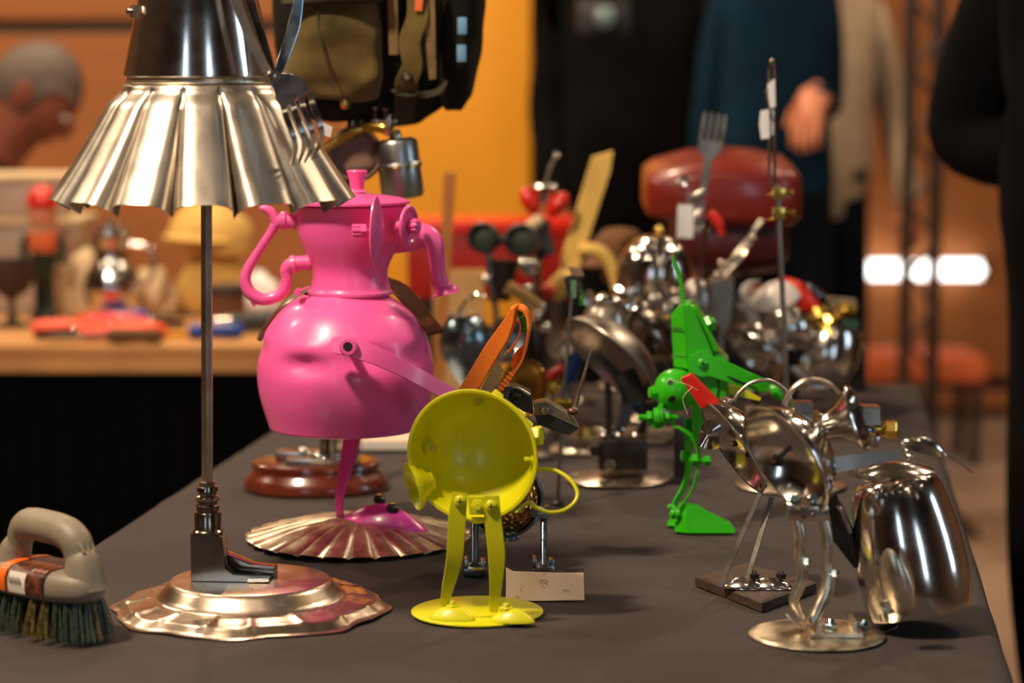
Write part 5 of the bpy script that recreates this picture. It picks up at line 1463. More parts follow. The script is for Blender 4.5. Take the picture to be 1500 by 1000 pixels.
part(cl, 'clipped_card', prism([L(836, 410, -0.002), L(845, 410, -0.002), L(844, 436, -0.002), L(836, 437, -0.002)], (0, 0.001, 0)), 'gasket_green', 20)
part(cl, 'clip_top', prism([L(833, 391), L(852, 394), L(856, 404), L(838, 405)], (0, 0.012, 0)), 'bakelite', 20)
# --- blue handled tool
L = Lay(848, 640)
s = L.s
root = thing('blue_handled_file', 'blue plastic handled tool leaning behind the binder clip rod', 'tool', L.o)
part(root, 'handle', tube([L(826, 590), L(838, 545), L(852, 500)], [9 * s, 8 * s, 6 * s], 12, sm=4), 'blue_plastic', 50)
part(root, 'shaft', tube([L.o + V((-0.03, 0, 0.002)), L(826, 590)], 3 * s, 8), 'dull_steel')
# --- brass gong behind orange grip
L = Lay(772, 668)
s = L.s
root = thing('brass_dish_figure', 'round brass dish standing upright behind the orange grip', 'sculpture', L.o)
disc_base(root, L.o, 40 * s, 'dull_steel')
cbowl(root, 'brass_dish', L(766, 568), V((-0.55, -0.75, 0.15)), 42 * s, 16 * s, 'brass')
part(root, 'post', tube([L.o, L(775, 575, 0.012)], 4 * s, 10), 'dull_steel')
# --- chrome creamer pot with wire loop
L = Lay(700, 650)
s = L.s
root = thing('creamer_pot_figure', 'chrome cream pot figure with wire loop handle behind pink spout', 'sculpture', L.o)
disc_base(root, L.o, 45 * s, 'dull_steel')
part(root, 'stem', tube([L.o, L(692, 590), L(688, 560)], [7 * s, 5 * s, 6 * s], 12, sm=3), 'nickel')
c_ = L(682, 505)
part(root, 'pot', lathe([(0, -62 * s), (14 * s, -60 * s), (24 * s, -42 * s), (36 * s, -14 * s), (40 * s, 8 * s), (34 * s, 30 * s), (22 * s, 42 * s), (24 * s, 48 * s), (0, 46 * s)], c_, V((-0.1, -0.1, 1)), 40), 'blue_steel', 50)
part(root, 'loop_handle', tube([L(672, 458), L(685, 438), L(705, 432), L(724, 446), L(730, 480), L(722, 510)], 2.2 * s, 8, sm=6), 'chrome')
cbowl(root, 'side_bowl', L(742, 498, 0.02), V((-0.3, -0.9, 0.3)), 34 * s, 22 * s, 'chrome')
# --- upright wooden slat and cardboard box
L = Lay(640, 600)
s = L.s
g = [L(651, 252), L(668, 252), L(648, 600), L(630, 600)]
g[2].z = g[3].z = TZ + 0.0008
solo('wooden_stake', 'upright brown wooden stake beside the pink spout', 'stake', prism(g, (0, 0.012, 0), bev=0.001), 'slat_wood', L.o, 30)
o = onz(672, 575)
sB = o.y / F
o.z = TZ
root = thing('cardboard_box', 'small open cardboard box behind the pink spout', 'box', o)
hB = (575 - 398) * sB
for (dx, dy, sx, sy) in ((0, 0, 0.075, 0.003), (0, 0.07, 0.075, 0.003), (-0.036, 0.035, 0.003, 0.067), (0.036, 0.035, 0.003, 0.067)):
    part(root, 'side_panel', box(o + V((dx, dy, hB / 2 + 0.0006)), sx, sy, hB), 'cardboard', 20)
part(root, 'bottom_panel', box(o + V((0, 0.035, 0.0022)), 0.069, 0.066, 0.003), 'cardboard', 20)
# --- red crate on a stool behind the table
Y = 4.35
a, b = at(596, 338, Y), at(838, 405, Y)
root = thing('red_crate', 'long red metal crate standing behind the black goggles', 'crate', ((a.x + b.x) / 2, Y + 0.1, 0))
part(root, 'crate_body', box(((a.x + b.x) / 2, Y + 0.1, (a.z + b.z) / 2 - 0.02), b.x - a.x, 0.2, a.z - b.z + 0.04, bev=0.006), 'maroon_box', 30)
part(root, 'crate_lid', box(((a.x + b.x) / 2, Y + 0.1, a.z + 0.006), b.x - a.x + 0.012, 0.212, 0.022, bev=0.004), 'red_plastic', 30)
zb_ = b.z - 0.04
for x in (a.x + 0.03, b.x - 0.03):
    for y in (Y + 0.02, Y + 0.18):
        part(root, 'leg', box((x, y, zb_ / 2), 0.025, 0.025, zb_), 'truss_paint', 20)
# --- black goggles figure
L = Lay(722, 602)
s = L.s
root = thing('goggle_figure', 'figure with two round black goggle eyes on a chrome stem', 'sculpture', L.o)
disc_base(root, L.o, 22 * s, 'dull_steel')
part(root, 'stem', tube([L.o, L(728, 480), L(718, 400), L(716, 370)], 5 * s, 10, sm=4), 'blue_steel')
for (x, y, r) in ((708, 348, 21), (764, 352, 23)):
    e_ = part(root, 'goggle_cup', lathe(shell([(r * .7 * s, -20 * s), (r * s, -14 * s), (r * s, 8 * s), (r * .86 * s, 11 * s)], -0.002), L(x, y), V((-0.2, -1, 0.15)), 28), 'black_rubber', 40)
    part(e_, 'goggle_lens', lathe([(0, 0), (r * .9 * s, 0), (0, 3 * s)], L(x, y), V((-0.2, -1, 0.15)), 24), 'dark_green', 40)
part(root, 'bridge', tube([L(722, 350), L(745, 352)], 8 * s, 10), 'black_rubber')
part(root, 'jaw', lathe([(0, 0), (12 * s, 0), (15 * s, 30 * s), (20 * s, 60 * s), (0, 62 * s)], L(735, 440), V((0.1, 0, 1)), 20), 'dark_iron')
part(root, 'breast_knob', ball(L(712, 408, -0.02), 9 * s), 'plate_metal')
# --- red-eared bird figure
L = Lay(792, 592)
s = L.s
root = thing('red_eared_figure', 'figure with two red oval ears and chrome crown on a dark body', 'sculpture', L.o)
disc_base(root, L.o, 24 * s, 'dull_steel')
part(root, 'stem', tube([L.o, L(785, 480), L(790, 370)], 6 * s, 10, sm=4), 'black_chrome')
part(root, 'dark_body', tube([L(800, 375), L(788, 345), L(795, 320)], [17 * s, 19 * s, 13 * s], 18, sm=4), 'black_rubber', 60)
part(root, 'beak', tube([L(790, 322, -0.02), L(778, 330, -0.03), L(766, 338, -0.035)], [9 * s, 9 * s, 5 * s], 12, sm=4), 'cream', 60)
for (x, y, a_) in ((776, 294, 28), (817, 299, -42)):
    c_ = L(x, y)
    ca, sa = math.cos(R(a_)), math.sin(R(a_))
    part(root, 'ear', dish(c_, V((-sa, 0, ca)) * 21 * s, V((ca, 0, sa)) * 13 * s, V((0, -0.010, 0)), 0.003), 'red_plastic', 60, label='red oval ear')
crown = part(root, 'crown', lathe([(0, -14 * s), (9 * s, -14 * s), (12 * s, 0), (17 * s, 10 * s), (10 * s, 15 * s), (0, 15 * s)], L(797, 284), V((0.05, 0, 1)), 24), 'chrome')
for k in range(4):
    part(crown, 'crown_ball', ball(L(784 + 9 * k, 274, -0.008 if k % 2 else 0.0), 5 * s), 'chrome')
part(root, 'aerial', tube([L(798, 272), L(806, 245), L(814, 228)], [2.4 * s, 2.2 * s, 1.6 * s], 8), 'dull_steel')
part(root, 'aerial_ball', ball(L(815, 227), 4.5 * s), 'chrome')
for (x, y, r) in ((768, 388, 11), (776, 398, 9), (782, 386, 8), (775, 424, 8)):
    part(root, 'chest_ball', ball(L(x, y, -0.02), r * s), 'chrome')
# --- yellow plank figure
L = Lay(850, 588)
s = L.s
root = thing('yellow_plank_figure', 'figure with tall pale yellow plank leaning right and bent yellow arm', 'sculpture', L.o)
disc_base(root, L.o, 24 * s, 'dull_steel')
part(root, 'plank', prism([L(868, 230), L(898, 222), L(894, 250), L(842, 412), L(820, 408), L(822, 378)], (0, 0.02, 0), bev=0.0015), 'yellow_wood', 30)
part(root, 'arm', tube([L(848, 366), L(872, 366), L(890, 380), L(900, 405), L(904, 425)], [9 * s, 10 * s, 10 * s, 9 * s, 8 * s], 12, sm=5), 'yellow_wood', 60)
part(root, 'body', tube([L(838, 400), L(826, 415), L(806, 432)], [16 * s, 19 * s, 14 * s], 16, sm=4), 'yellow_wood', 60)
part(root, 'red_nose', ball(L(803, 428, -0.02), 12 * s), 'red_plastic')
part(root, 'stem', tube([L.o, L(848, 500), L(836, 410)], 5 * s, 10, sm=3), 'dark_iron')
# --- brown felt hat and chrome dome figures
L = Lay(918, 566)
s = L.s
root = thing('brown_hat_figure', 'figure under a rounded brown felt hat behind the chrome dome', 'sculpture', L.o)
disc_base(root, L.o, 44 * s, 'dull_steel')
part(root, 'hat', lathe([(0, 40 * s), (22 * s, 37 * s), (40 * s, 20 * s), (48 * s, -8 * s), (58 * s, -14 * s), (58 * s, -17 * s), (40 * s, -15 * s), (0, -15 * s)], L(908, 372), UP, 36), 'brown_felt', 50)
part(root, 'stem', tube([L.o, L(910, 385)], 6 * s, 10), 'dark_iron')
part(root, 'head', ball(L(908, 398), 26 * s), 'brown_handle')
L = Lay(955, 612)
s = L.s
root = thing('chrome_dome_figure', 'figure with large polished chrome dome behind the green antenna', 'sculpture', L.o)
disc_base(root, L.o, 50 * s)
part(root, 'dome', lathe(shell([(0, 56 * s), (20 * s, 53 * s), (38 * s, 42 * s), (50 * s, 24 * s), (56 * s, 0), (57 * s, -20 * s), (62 * s, -23 * s)], 0.0012), L(960, 400), V((0.12, -0.2, 1)), 48), 'chrome', 50)
part(root, 'dome_knob', ball(L(966, 338), 8 * s), 'brass')
part(root, 'stem', tube([L.o, L(955, 520), L(960, 400)], [9 * s, 7 * s, 7 * s], 12), 'nickel')
for i, (x, y, r) in enumerate(((872, 445, 10), (884, 450, 9), (926, 432, 10), (960, 440, 11), (936, 455, 8), (905, 470, 12), (975, 455, 9), (988, 430, 8), (948, 466, 9))):
    part(root, 'dangling_ball', ball(L(x, y, -0.05 - 0.004 * i), r * s), ('chrome', 'plate_metal', 'blue_steel')[i % 3])
    part(root, 'ball_wire', tube([L(x, y, -0.05 - 0.004 * i), L(957 + (x - 957) * .4, 428, -0.02), L(958, 425, -0.0)], 1.4 * s, 6, sm=3), 'nickel')
# --- dark funnels behind the tilted bowl
L = Lay(938, 645)
s = L.s
root = thing('dark_funnel_figure', 'figure of a dark steel funnel and looped band left of green body', 'sculpture', L.o)
disc_base(root, L.o, 46 * s, 'dull_steel')
cbowl(root, 'funnel_bowl', L(940, 488), V((-0.72, -0.25, -0.62)), 62 * s, 40 * s, 'black_chrome')
part(root, 'funnel_spout', lathe([(0, 0), (7 * s, 0), (13 * s, 30 * s), (0, 30 * s)], L(962, 455), V((-0.6, -0.2, -0.5)), 20), 'black_chrome')
part(root, 'stem', tube([L.o, L(955, 560), L(950, 490)], 6 * s, 10, sm=3), 'dark_iron')
part(root, 'band', strip(spline([L(940, 545, -0.02), L(945, 527, -0.02), L(970, 520, -0.02), L(1000, 525, -0.02)], 6), 12 * s, 2 * s, V((0.1, 1, 0.5))), 'plate_metal')
part(root, 'key_ring', tube([L(976, 500, -0.01), L(970, 480, -0.01), L(978, 465, -0.01), L(990, 478, -0.01), L(992, 505, -0.01)], 2 * s, 8, sm=5), 'brass')
cbowl(root, 'lower_bowl', L(962, 575, 0.0), V((-0.3, -0.8, 0.5)), 42 * s, 30 * s, 'blue_steel')
part(root, 'shiny_knob', ball(L(946, 560, -0.03), 9 * s), 'chrome')
# --- red enamel tank figure
L = Lay(1060, 572)
s = L.s
root = thing('red_tank_figure', 'figure with large glossy red enamel tank body at far end of table', 'sculpture', L.o)
disc_base(root, L.o, 70 * s, 'dull_steel')
secs = []
for (px, zt_, zb2, dd) in ((942, 268, 300, 0.05), (945, 250, 306, 0.085), (960, 240, 312, 0.10), (1010, 227, 318, 0.11), (1060, 222, 322, 0.11), (1110, 226, 322, 0.11), (1150, 234, 320, 0.10), (1164, 246, 312, 0.08), (1168, 262, 302, 0.05)):
    a_, b_ = L(px, zt_), L(px, zb2)
    secs.append([q_ + V((0, 0, 0.10 * (q_.y - a_.y))) for q_ in ering((a_ + b_) / 2, FW * dd, (a_ - b_) / 2, 28, 5.0)])
part(root, 'tank', bridge(secs), 'red_enamel', 60)
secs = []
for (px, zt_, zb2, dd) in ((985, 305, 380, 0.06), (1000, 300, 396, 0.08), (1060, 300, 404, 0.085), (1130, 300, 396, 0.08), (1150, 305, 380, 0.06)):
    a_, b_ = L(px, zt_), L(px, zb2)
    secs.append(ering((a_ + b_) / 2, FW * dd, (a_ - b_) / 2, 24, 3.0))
part(root, 'lower_tank', bridge(secs), 'shaded_red_enamel', 60)
for x in (1030, 1095):
    part(root, 'leg', tube([L(x, 568), L(x + 4, 480), L(x, 390)], 9 * s, 12, sm=3), 'dark_iron')
# --- fork figure with white tag
L = Lay(1020, 640)
s = L.s
root = thing('fork_crest_figure', 'figure with upright fork crest and blank white tag before the red tank', 'sculpture', L.o)
disc_base(root, L.o, 44 * s, 'dull_steel')
cfork(root, L(1022, 330), L(1048, 166), 36 * s, 'pan_aluminium')
part(root, 'body', lathe([(0, -70 * s), (18 * s, -66 * s), (24 * s, -30 * s), (20 * s, 0), (12 * s, 10 * s), (0, 12 * s)], L(1020, 420), UP, 28), 'dull_steel', 50)
part(root, 'stem', tube([L.o, L(1022, 470)], 6 * s, 10), 'dark_iron')
part(root, 'shiny_clamp', tube([L(1006, 295, -0.02), L(1032, 285, -0.02)], 8 * s, 12), 'chrome')
part(root, 'tag', prism([L(993, 300, -0.03), L(1016, 300, -0.03), L(1015, 349, -0.03), L(991, 348, -0.03)], (0, 0.0008, 0)), 'white_paper', 20, label='blank white paper tag')
cspoon(root, L(988, 380, -0.01), L(1003, 255, -0.01), 6 * s)
part(root, 'red_bead', tube([L(1040, 312, -0.015), L(1052, 325, -0.015), L(1058, 345, -0.015)], [7 * s, 8 * s, 4 * s], 12, sm=4), 'red_plastic')
part(root, 'black_rod', tube([L(1020, 440, -0.03), L(1036, 320, -0.03)], 3.4 * s, 8), 'black_chrome')
for (x, y, r) in ((1022, 318, 8), (1018, 336, 9), (1034, 336, 7), (1025, 312, 6)):
    part(root, 'clasp_bead', ball(L(x, y, -0.01), r * s), 'chrome')
# --- tongs figure
L = Lay(1066, 625)
s = L.s
root = thing('tongs_figure', 'grey box headed figure with slanting metal tongs beside the tall rod', 'sculpture', L.o)
disc_base(root, L.o, 44 * s, 'dull_steel')
part(root, 'box_head', prism([L(1040, 412), L(1075, 408), L(1072, 470), L(1062, 490), L(1044, 470)], (0, 0.05, 0), bev=0.002), 'dull_steel', 30)
part(root, 'stem', tube([L.o, L(1056, 540), L(1056, 480)], 5 * s, 10), 'dull_steel')
for (x0, y0, x1, y1, d_) in ((1048, 405, 1116, 322, 0.0), (1062, 405, 1106, 345, -0.02)):
    part(root, 'tong_arm', strip([L(x0, y0, d_), L((x0 + x1) / 2 + 3, (y0 + y1) / 2, d_), L(x1, y1, d_)], [9 * s, 7 * s, 9 * s], 2.5 * s, V((1, -0.3, 1)), sm=3), 'nickel')
for (x, y) in ((1094, 360), (1102, 348), (1056, 385), (1064, 388), (1050, 402)):
    part(root, 'rivet', ball(L(x, y, -0.02), 5 * s), 'plate_metal')
part(root, 'yellow_eye', ball(L(1030, 422, -0.01), 7 * s), 'brass')
# --- tall rod with terminal blocks and tags
L = Lay(1158, 712)
s = L.s
root = thing('tall_rod_figure', 'tall thin steel rod with brass terminal blocks and paper price tags', 'sculpture', L.o)
disc_base(root, L.o, 82 * s, 'plate_metal')
part(root, 'rod', tube([L.o + V((0, 0, 0.006)), L(1150, 520), L(1139, 270)], 4.2 * s, 12), 'dull_steel')
for y in (283, 312):
    t_ = part(root, 'terminal_block', box(L(1141, y), 19 * s, 0.013, 17 * s, bev=0.0008), 'brass', 30)
    part(t_, 'terminal_screw', [tube([L(1150, y - 1), L(1162, y - 2)], 3 * s, 10), lathe([(0, 0), (4.6 * s, 0), (4.6 * s, 4 * s), (0, 4 * s)], L(1160, y - 1), RT, 14)], 'brass', 30)
    part(t_, 'wire_end', tube([L(1123, y + (2 if y < 300 else 10)), L(1133, y + (0 if y < 300 else 8))], 1.6 * s, 6), 'brass')
part(root, 'upper_loop', tube([L(1133, 275), L(1127, 250), L(1128, 160), L(1127, 105), L(1131, 88), L(1135, 105), L(1134, 180), L(1135, 270)], 2.4 * s, 8, sm=5), 'nickel')
part(root, 'paper_clip', tube([L(1122, 131, -0.004), L(1126, 150, -0.004), L(1130, 175, -0.004)], 2.2 * s, 8, sm=3), 'chrome')
part(root, 'tag', prism([L(1124, 124, -0.006), L(1135, 115, -0.006), L(1136, 156, -0.006), L(1128, 158, -0.006)], (0, 0.0006, 0)), 'white_paper', 20)
part(root, 'tag', prism([L(1114, 162, -0.008), L(1126, 160, -0.008), L(1127, 202, -0.008), L(1115, 204, -0.008), L(1112, 182, -0.008)], (0, 0.0006, 0)), 'white_paper', 20)
part(root, 'tag', prism([L(1126, 150, -0.003), L(1134, 150, -0.003), L(1133, 198, -0.003), L(1125, 198, -0.003)], (0, 0.0006, 0)), 'white_paper', 20)
# --- chrome cluster figure at the right
L = Lay(1165, 618)
s = L.s
root = thing('chrome_cluster_figure', 'figure of chrome bowls with red white shell and brass fittings right of rod', 'sculpture', L.o)
cx = lambda x, y, dy=0.0: L(1040 + x / 5.0, 380 + y / 5.0, dy)
disc_base(root, L.o, 60 * s, 'dull_steel')
part(root, 'stem', tube([L.o, L(1160, 560), L(1165, 500)], 9 * s, 12), 'dark_iron')
cbowl(root, 'tilted_bowl', cx(330, 690), V((-0.68, -0.32, -0.66)), 56 * s, 40 * s, 'chrome')
part(root, 'chrome_globe', ball(cx(580, 500, -0.02), 36 * s, seg=32, rings=20), 'chrome')
part(root, 'jug', lathe(shell([(0, -52 * s), (30 * s, -50 * s), (42 * s, -30 * s), (46 * s, 0), (42 * s, 30 * s), (38 * s, 40 * s), (42 * s, 46 * s)], 0.0012), cx(860, 700), V((0.3, 0.1, 1)), 44), 'chrome', 50)
part(root, 'jug_handle', tube([cx(1050, 540), cx(1105, 600), cx(1080, 700), cx(1000, 800), cx(960, 890), cx(930, 920)], 2.2 * s, 8, sm=5), 'nickel')
part(root, 'white_shell', dish(cx(480, 290, -0.01), V((0.036, 0, 0.01)), V((-0.003, 0.02, 0.012)), V((-0.002, -0.006, 0.022)), 0.002), 'white_enamel', 60, label='white enamel shell')
part(root, 'red_shell', tube([cx(500, 200, 0.01), cx(620, 240, 0.0), cx(720, 320, 0.0), cx(790, 350, 0.0)], [16 * s, 18 * s, 15 * s, 8 * s], 16, sm=5), 'red_plastic', 60, label='red plastic shell')
part(root, 'red_flap', prism([cx(540, 300, -0.02), cx(640, 310, -0.02), cx(720, 430, -0.02), cx(640, 380, -0.02)], (0.001, 0.004, 0)), 'red_plastic', 30)
part(root, 'red_flap', prism([cx(900, 500, -0.02), cx(970, 490, -0.02), cx(940, 570, -0.02)], (0.001, 0.004, 0)), 'red_plastic', 30)
for (x0, y0, x1, y1, r) in ((730, 440, 860, 370, 11), (800, 500, 940, 400, 9), (830, 560, 900, 520, 12), (920, 390, 1060, 350, 9)):
    b_ = part(root, 'brass_fitting', tube([cx(x0, y0, -0.025), cx(x1, y1, -0.02)], r * s, 6), 'brass', 30)
    d_ = (cx(x1, y1) - cx(x0, y0))
    part(b_, 'fitting_nut', hexnut(cx((x0 + x1) / 2, (y0 + y1) / 2, -0.023), d_, r * 1.35 * s, 9 * s), 'brass', 30)
part(root, 'olive_cover', prism([cx(850, 280), cx(1070, 300), cx(1085, 350), cx(900, 390)], (0.002, 0.03, 0), bev=0.001), 'leaf_grey', 30)
part(root, 'green_card', prism([cx(970, 450), cx(1080, 430), cx(1090, 500), cx(980, 540)], (0.001, 0.003, 0)), 'gasket_green', 20)
part(root, 'bent_tube', tube([cx(590, 790, -0.03), cx(680, 860, -0.03), cx(760, 930, -0.03), cx(860, 935, -0.03)], 7 * s, 12, sm=4), 'nickel')
hz_ = part(root, 'fork_arm', strip(spline([cx(370, 150), cx(290, 175), cx(240, 230), cx(265, 300), cx(300, 370), cx(340, 490)], 6), [6 * s, 8 * s, 9 * s, 9 * s, 16 * s, 14 * s], 2 * s, V((1, 0.2, 0.2))), 'white_enamel', 40)
part(hz_, 'fork_thumb', strip([cx(300, 360), cx(240, 345), cx(195, 335)], [12 * s, 8 * s, 3 * s], 2 * s, V((0, 0, 1))), 'white_enamel', 40)
part(root, 'wire_loop', tube([cx(370, 490, -0.02), cx(420, 400, -0.03), cx(520, 360, -0.03), cx(600, 400, -0.03)], 1.6 * s, 8, sm=5), 'nickel')
for i in range(9):
    part(root, 'chain_bead', ball(cx(560 + 24 * i, 640 - 16 * abs(i - 2), -0.035), 5 * s), ('plate_metal', 'brass', 'chrome')[i % 3])
part(root, 'rear_spoon', dish(cx(730, 230, 0.02), V((0.022, 0, -0.006)), V((0, 0.012, 0.004)), V((0, -0.002, 0.007)), 0.001), 'blue_steel', 60)
o = onz(1250, 572)
root = thing('black_speaker_box', 'small black box at the far end behind the chrome jug', 'box', o)
part(root, 'cabinet', box(o + V((-0.008, 0.03, 0.0335)), 0.055, 0.06, 0.066, bev=0.004), 'black_rubber', 30)
part(root, 'front_grille', lathe([(0, 0.001), (0.02, 0.001), (0.022, 0), (0.022, -0.001), (0, -0.001)], o + V((-0.008, -0.0005, 0.034)), -FW, 24), 'dark_iron')

# --- more small metal figures filling the crowd
L = Lay(812, 628)
s = L.s
root = thing('ladle_ring_figure', 'figure with round metal ladle head just left of the binder clip rod', 'sculpture', L.o)
disc_base(root, L.o, 22 * s, 'dull_steel')
part(root, 'stem', tube([L.o, L(812, 560), L(818, 520)], 4 * s, 10, sm=3), 'dull_steel')
cbowl(root, 'ladle', L(822, 500), V((-0.5, -0.8, 0.3)), 24 * s, 16 * s, 'pan_aluminium')
part(root, 'red_handle', tube([L(800, 560, -0.02), L(812, 548, -0.02), L(826, 540, -0.02)], [6 * s, 9 * s, 7 * s], 12, sm=4), 'red_plastic')
L = Lay(770, 618)
s = L.s
root = thing('brush_arm_figure', 'small dark figure with tan brush arm above the orange grip', 'sculpture', L.o)
disc_base(root, L.o, 22 * s, 'dull_steel')
part(root, 'body', lathe([(0, -60 * s), (20 * s, -50 * s), (28 * s, -10 * s), (22 * s, 20 * s), (0, 30 * s)], L(772, 500), UP, 24), 'dark_iron', 50)
part(root, 'stem', tube([L.o, L(770, 550)], 6 * s, 10), 'dark_iron')
part(root, 'brush_arm', tube([L(742, 420, -0.02), L(765, 432, -0.02), L(790, 448, -0.02)], [10 * s, 9 * s, 7 * s], 12, sm=3), 'cardboard')
part(root, 'arm_tip', ball(L(792, 450, -0.02), 8 * s), 'pan_aluminium')
part(root, 'neck', tube([L(772, 480), L(766, 435, -0.01)], 4 * s, 8), 'dark_iron')
for (x, y, r) in ((758, 470, 7), (788, 462, 8), (770, 452, 6), (800, 480, 9)):
    part(root, 'bead', ball(L(x, y, -0.04), r * s), ('chrome', 'plate_metal')[x % 2])
L = Lay(893, 672)
s = L.s
root = thing('coffee_pot_figure', 'squat polished pot figure below the bent yellow arm', 'sculpture', L.o)
disc_base(root, L.o, 26 * s, 'dull_steel')
part(root, 'pot', lathe([(0, -40 * s), (26 * s, -38 * s), (36 * s, -10 * s), (32 * s, 18 * s), (20 * s, 34 * s), (22 * s, 40 * s), (0, 44 * s)], L(885, 478), V((0.2, -0.1, 1)), 36), 'pan_aluminium', 50)
part(root, 'stem', tube([L.o, L(890, 510)], 6 * s, 10), 'dark_iron')
part(root, 'pot_lid', dish(L(888, 440), RT * 26 * s, FW * 26 * s, UP * 10 * s, 0.001), 'chrome', 60)
cspoon(root, L(905, 500, -0.03), L(935, 428, -0.03), 10 * s)
cspoon(root, L(872, 500, -0.03), L(862, 425, -0.03), 9 * s, 'pan_aluminium')
L = Lay(985, 588)
s = L.s
root = thing('spoon_fan_figure', 'figure with a fan of small spoons behind the green body', 'sculpture', L.o)
disc_base(root, L.o, 26 * s, 'dull_steel')
part(root, 'stem', tube([L.o, L(990, 500)], 6 * s, 10), 'dark_iron')
for (x, y) in ((955, 440), (975, 425), (1000, 420), (1022, 435)):
    cspoon(root, L(990, 510), L(x, y, -0.02), 9 * s, ('chrome', 'pan_aluminium')[x % 2])
L = Lay(1108, 600)
s = L.s
root = thing('dark_drum_figure', 'dark drum bodied figure between tongs and chrome cluster', 'sculpture', L.o)
disc_base(root, L.o, 24 * s, 'dull_steel')
part(root, 'drum', lathe([(0, -50 * s), (30 * s, -50 * s), (33 * s, -46 * s), (33 * s, 36 * s), (30 * s, 40 * s), (0, 40 * s)], L(1108, 470), V((0.1, 0, 1)), 32), 'black_rubber', 40)
part(root, 'stem', tube([L.o, L(1108, 515)], 6 * s, 10), 'dark_iron')
part(root, 'top_cap', ball(L(1110, 428), 20 * s, None, 12 * s), 'brown_handle')
# --- white tray and dark post
c = [onz(532, 660), onz(640, 660), onz(628, 622), onz(520, 622)]
root = thing('white_tray', 'flat white tray lying on cloth behind the pink kettle body', 'tray', sum(c, V()) / 4)
part(root, 'tray_floor', prism([p + V((0, 0, 0.001)) for p in c], (0, 0, 0.003)), 'white_enamel', 20)
for i in range(4):
    a_, b_ = c[i], c[(i + 1) % 4]
    part(root, 'tray_wall', strip([a_ + V((0, 0, 0.007)), b_ + V((0, 0, 0.007))], 0.012, 0.003, UP), 'white_enamel', 20)
L = Lay(996, 706)
s = L.s
root = thing('black_post_figure', 'short black square post standing behind the green leg', 'post', L.o)
part(root, 'post', box(L(996, 655), 18 * s, 0.016, 96 * s, bev=0.001), 'black_rubber', 30)
part(root, 'post_base', box(L.o + V((0, 0, 0.003)), 26 * s, 0.024, 0.005, bev=0.0008), 'black_rubber', 30)
o = onz(905, 638)
solo('batten', 'pale wooden batten lying across the cloth behind the dark bowl figure', 'batten', box(o + V((0, 0, 0.0055)), 0.20, 0.014, 0.009, bev=0.001), 'cream', o, 30)

